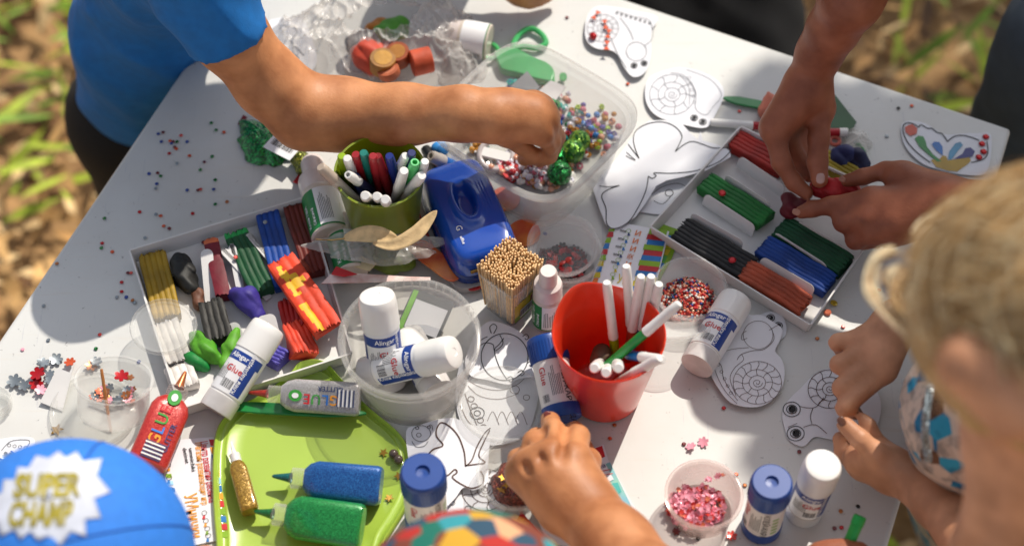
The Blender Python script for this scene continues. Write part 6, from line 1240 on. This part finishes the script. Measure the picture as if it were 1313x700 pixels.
L.new(nz.outputs['Fac'], r2_.inputs[0]); mx.inputs['Factor'].default_value = .8; L.new(r1.outputs[0], mx.inputs['A']); L.new(r2_.outputs[0], mx.inputs['B']); L.new(mx.outputs['Result'], N['Principled BSDF'].inputs['Base Color']); N['Principled BSDF'].inputs['Roughness'].default_value = .85
d_ = cloth(t, 'dress', [(.03, [('c', np.array(P(1282, 600, -.1)), np.array(P(1268, 530, .10)), .055, .050), ('c', np.array(P(1282, 600, -.1)), np.array(P(1300, 640, -.4)), .055, .09)])], fl, h=.004, amp=.0022)
link('lace_trim', mm([tube([P(*p)-t.location for p in ((1198, 478, .150), (1192, 500, .150), (1187, 530, .146), (1186, 560, .135), (1190, 590, .12))], [.0022]*5, 8)]), glitter('lace_silver', '5a6468', 'b8c4c8', scale=700, metal=.2), t)
# child at the near edge with patterned hat
t = person('child in a colourful patterned hat gripping a blue-capped glue stick, seen from above', 640, 780)
g = [(.012, chain([(960, 900, .12, 60), (850, 765, .09, 52), (790, 700, .07, 46), (757, 662, .06, 43)]))]
g += hand((752, 655, .06, 44), [[(733, 592, .068, 24), (741, 560, .055, 14.5), (737, 552, .035, 11), (728, 560, .02, 10)], [(706, 590, .07, 25), (711, 554, .056, 15), (706, 540, .044, 11), (702, 536, .034, 9.5)], [(682, 598, .064, 23), (685, 566, .05, 14), (688, 560, .03, 11), (698, 566, .02, 9)],
    [(668, 606, .056, 19), (664, 588, .044, 12), (672, 584, .026, 10)], [(752, 622, .045, 20), (757, 590, .03, 13), (748, 570, .022, 11)]], extra=[[(735, 640, .06, 42), (712, 610, .065, 36)], [(720, 650, .05, 34), (682, 612, .052, 24)], [(745, 635, .055, 36), (742, 600, .06, 22)]], kf=.004)
body(t, g, SK1, gr=[((725, 545, .06), (720, 588, .085), .0032, .0042), ((698, 552, .06), (694, 594, .082), .0032, .004), ((673, 570, .06), (676, 604, .075), .003, .0035)], low=[(.02, [('e', np.array(P(600, 800, .12)), (.052, .06, .06)), ('c', np.array(P(640, 900, .05)), np.array(P(600, 820, .1)), .03, .03)])])
nail(t, 702, 533, .05, 5, 10, '7a3a34')
for i, (x, y, r_) in enumerate([(732, 658, 2.2), (740, 652, 1.8), (737, 663, 2), (742, 668, 1.8), (763, 690, 2.4), (757, 674, 1.6), (772, 684, 1.4)]):
    p = P(x, y, .082 if y < 680 else .09)-t.location; link('skin_mark', mm([loft([(-.006, r_/2100, r_/2100), (.0, r_/2100, r_/2100)], 12)]), mat('mole', '5a2e1c', .6), t, M=Matrix.Translation(p)) if False else None
hat = bpy.data.materials.new('patterned_hat'); hat.use_nodes = True; n_ = hat.node_tree; N = n_.nodes; L = n_.links; tc = N.new('ShaderNodeTexCoord'); vo = N.new('ShaderNodeTexVoronoi'); vo.inputs['Scale'].default_value = 75; L.new(tc.outputs['Object'], vo.inputs['Vector'])
sp = N.new('ShaderNodeSeparateColor'); L.new(vo.outputs['Color'], sp.inputs[0]); r1 = N.new('ShaderNodeValToRGB'); r1.color_ramp.interpolation = 'CONSTANT'; L.new(sp.outputs[1], r1.inputs[0]); e = r1.color_ramp.elements; e[0].color = lin('2a4a60'); e[1].position = .2; e[1].color = lin('b02a22')
for p_, c_ in ((.38, 'd8a078'), (.5, 'c8982a'), (.62, '0f6a5a'), (.76, '7a3a2a'), (.88, '2f8f9a')): x_ = e.new(p_); x_.color = lin(c_)
L.new(r1.outputs[0], N['Principled BSDF'].inputs['Base Color']); N['Principled BSDF'].inputs['Roughness'].default_value = .85
cloth(t, 'hat', [(.01, [('e', np.array(P(600, 785, .16)), (.0585, .052, .05))])], hat, h=.003, amp=.0006)
cloth(t, 'shirt', [(.04, [('c', np.array(P(640, 980, .0)), np.array(P(650, 1000, -.2)), .09, .1), ('c', np.array(P(740, 960, .03)), np.array(P(930, 900, .1)), .04, .035)])], mat('cream_shirt', 'd8c8a8', .85), h=.006)
# child with the blue cap
t = person('child in a blue cap with a white starburst badge, lower left corner', 90, 780)
CC = P(88, 724, .13); CR = 162/ppm(CC)
body(t, [(.01, chain([(300, 900, .03, 40), (262, 745, .02, 28), (258, 728, .02, 22)])+chain([(258, 728, .02, 20), (266, 714, .02, 14)]))], SK3, h=.003, low=[(.02, [('e', np.array(CC)-np.array((0, 0, .02)), (CR*.9, CR*.95, CR*.95)), ('c', np.array(CC)-np.array((0, .02, .04)), np.array(CC)-np.array((0, .08, .14)), .03, .035)])])
CB = mat('cap_blue', '2a78d4', .75, var=.06, vs=200, bump=.15, bs=1200, dist=.0004)
sec = [(max(.0001, math.sin(a))*CR, math.cos(a)*CR) for a in np.linspace(0, PI*.58, 30)]
v, f = lathe(sec[::-1], 72); dirc = ((CAM-CC).normalized()*.6+Vector((0, -.2, .9))).normalized(); QM = dirc.to_track_quat('Z', 'Y').to_matrix().to_4x4(); CM = Matrix.Translation(CC-t.location) @ QM
cp = link('cap', mesh('cap', v, f, ang=180), CB, t, M=CM)
link('cap_button', mm([lathe([(.004, 0), (.0035, .0015), (0, .002)], 20)]), CB, cp, M=Matrix.Translation((0, 0, CR)))
link('seam', mm([tube([(CR*1.003*math.sin(a)*math.cos(b), CR*1.003*math.sin(a)*math.sin(b), CR*1.003*math.cos(a)) for a in np.linspace(.05, PI*.57, 20)], .0005, 5) for b in np.linspace(0, 2*PI, 7)[:-1]]), mat('cap_seam', '14479a', .8), cp)
INV = (Matrix.Translation(t.location) @ CM).inverted()
def oncap(x, y, off=.0009):
    d = ray(x, y).normalized(); oc = CAM-CC; b = oc.dot(d); r = CR+off; k = b*b-(oc.length_squared-r*r); k = max(k, 0); return INV @ (CAM+d*(-b-math.sqrt(k)))
z_ = lambda p: (p[0]/4.665, 550+p[1]/4.665)
sb = [(290, 172), (350, 128), (395, 168), (460, 130), (495, 190), (612, 172), (580, 275), (664, 372), (562, 412), (606, 528), (508, 535), (518, 640), (425, 610), (362, 700), (290, 640), (225, 665), (180, 610), (120, 660), (85, 600), (0, 640), (-20, 560), (-90, 540), (-30, 470), (-70, 400), (10, 380), (20, 300), (90, 300), (105, 225), (170, 230), (215, 155)]
sb = [z_(p) for p in sb]; cx_, cy_ = z_((270, 400)); rows = []; K = 12
for k in range(K+1): rows += [oncap(cx_+(x-cx_)*k/K, cy_+(y-cy_)*k/K) for x, y in sb]
n = len(sb); fs = [(k*n+i, k*n+(i+1) % n, (k+1)*n+(i+1) % n, (k+1)*n+i) for k in range(1, K) for i in range(n)]+[(0, n+i, n+(i+1) % n) for i in range(n)]
bd = link('badge', mesh('badge', rows, fs, ang=180), mat('badge_white', 'c9cdda', .75), cp); bd.modifiers.new('s', 'SOLIDIFY').thickness = .0006
def captext(s, x0, x1, ytop, ybot, slant, mi):
    v, f, w = text(s, 1, 2, bold=.045); hh = max(q[1] for q in v); out = []
    for x, y, _ in v: u = x/w; q = y/hh; px, py = z_((x0+(x1-x0)*u+slant*q, ybot+(ytop-ybot)*q-u*8)); out.append(oncap(px, py, .0016))
    return out, f, mi
link('lettering', mm([captext('SUPER', 75, 480, 262, 402, 25, 0), captext('CHAMP', 40, 425, 425, 575, 25, 0)], ang=180), mat('letter_yellow', 'b8a818', .6, col2='807408', vs=150), cp)
cloth(t, 'shirt', [(.04, [('c', np.array(P(90, 980, -.02)), np.array(P(90, 1000, -.25)), .09, .1)])], mat('cream_shirt', '', .8), h=.006)
# person standing beyond the far edge, dark clothes, one hand on the table
t = person('person in black clothes standing beyond the far table edge, hand resting on it', 760, -200)
g = [(.01, chain([(600, -190, .12, 34), (632, -60, .05, 28), (655, -30, .035, 26)]))]
g += hand((655, -30, .034, 26), [[(676, -18, .03, 12), (692, -8, .022, 9), (700, -2, .012, 8)], [(670, -14, .03, 12), (684, -3, .02, 9), (690, 3, .012, 8)], [(662, -12, .028, 12), (672, 0, .02, 9), (678, 6, .012, 8)], [(654, -14, .026, 11), (660, -2, .018, 8), (664, 4, .012, 7)], [(682, -30, .028, 12), (704, -16, .018, 9), (712, -8, .012, 8)]])
body(t, g, SK1, h=.003, low=[(.02, [('e', np.array((.12, .64, .27)), (.07, .075, .085)), ('c', np.array((.12, .64, .1)), np.array((.12, .64, .22)), .035, .035)])])
for x, y, x2, y2 in ((905, 16, 893, 2), (945, 33, 968, 33)):
    link('foot', smesh((lambda g: (g[0]-np.array(t.location), g[1]))(sdf([(.01, [('c', np.array(P(x, y, -.24)), np.array(P(x2, y2, -.25)), .016, .019)])], .003))), SK1, t)
cloth(t, 'shirt', [(.05, [('c', np.array((.16, .66, -.15)), np.array((.13, .64, .09)), .1, .085), ('c', np.array((.08, .62, .1)), np.array(P(600, -190, .12)), .045, .03)])], BK, h=.007)
cloth(t, 'trousers', [(.05, [('c', np.array((.06, .58, -.05)), np.array((.10, .42, -.30)), .1, .08), ('c', np.array((.14, .60, -.1)), np.array((.22, .44, -.36)), .1, .08), ('c', np.array((.1, .42, -.3)), np.array((.1, .5, GZ+.03)), .075, .05), ('c', np.array((.22, .42, -.36)), np.array((.25, .44, GZ+.03)), .07, .06)])], BK, h=.007)
# another hand at the bottom edge
t = person('brown hand holding a bright green felt-tip pen at the bottom picture edge', 1070, 760)
g = [(.01, chain([(1060, 900, .05, 44), (1068, 780, .04, 34), (1070, 752, .036, 30)]))]+hand((1070, 752, .036, 30), [[(1062, 722, .036, 15), (1048, 708, .036, 12), (1034, 712, .024, 10)], [(1074, 720, .038, 15), (1064, 704, .038, 12), (1046, 706, .026, 10)], [(1086, 722, .038, 15), (1082, 703, .038, 12), (1066, 703, .026, 10)], [(1098, 728, .036, 14), (1102, 706, .036, 11), (1088, 702, .026, 10)], [(1100, 745, .034, 14), (1116, 722, .034, 12), (1102, 706, .03, 10)]])
body(t, g, SK2, h=.0025)
# ---------------------------------------------------------------- scale everything about the table centre to life size
K = 1.25; S_ = Matrix.Scale(K, 4)
bpy.context.view_layer.update()
for o in list(sc.objects):
    if o.parent is None and o.type in ('MESH', 'EMPTY'): o.matrix_world = S_ @ o.matrix_world
cam.location = CAM*K; cam_d.dof.focus_distance *= K; cam_d.dof.aperture_fstop /= K; so.location *= K
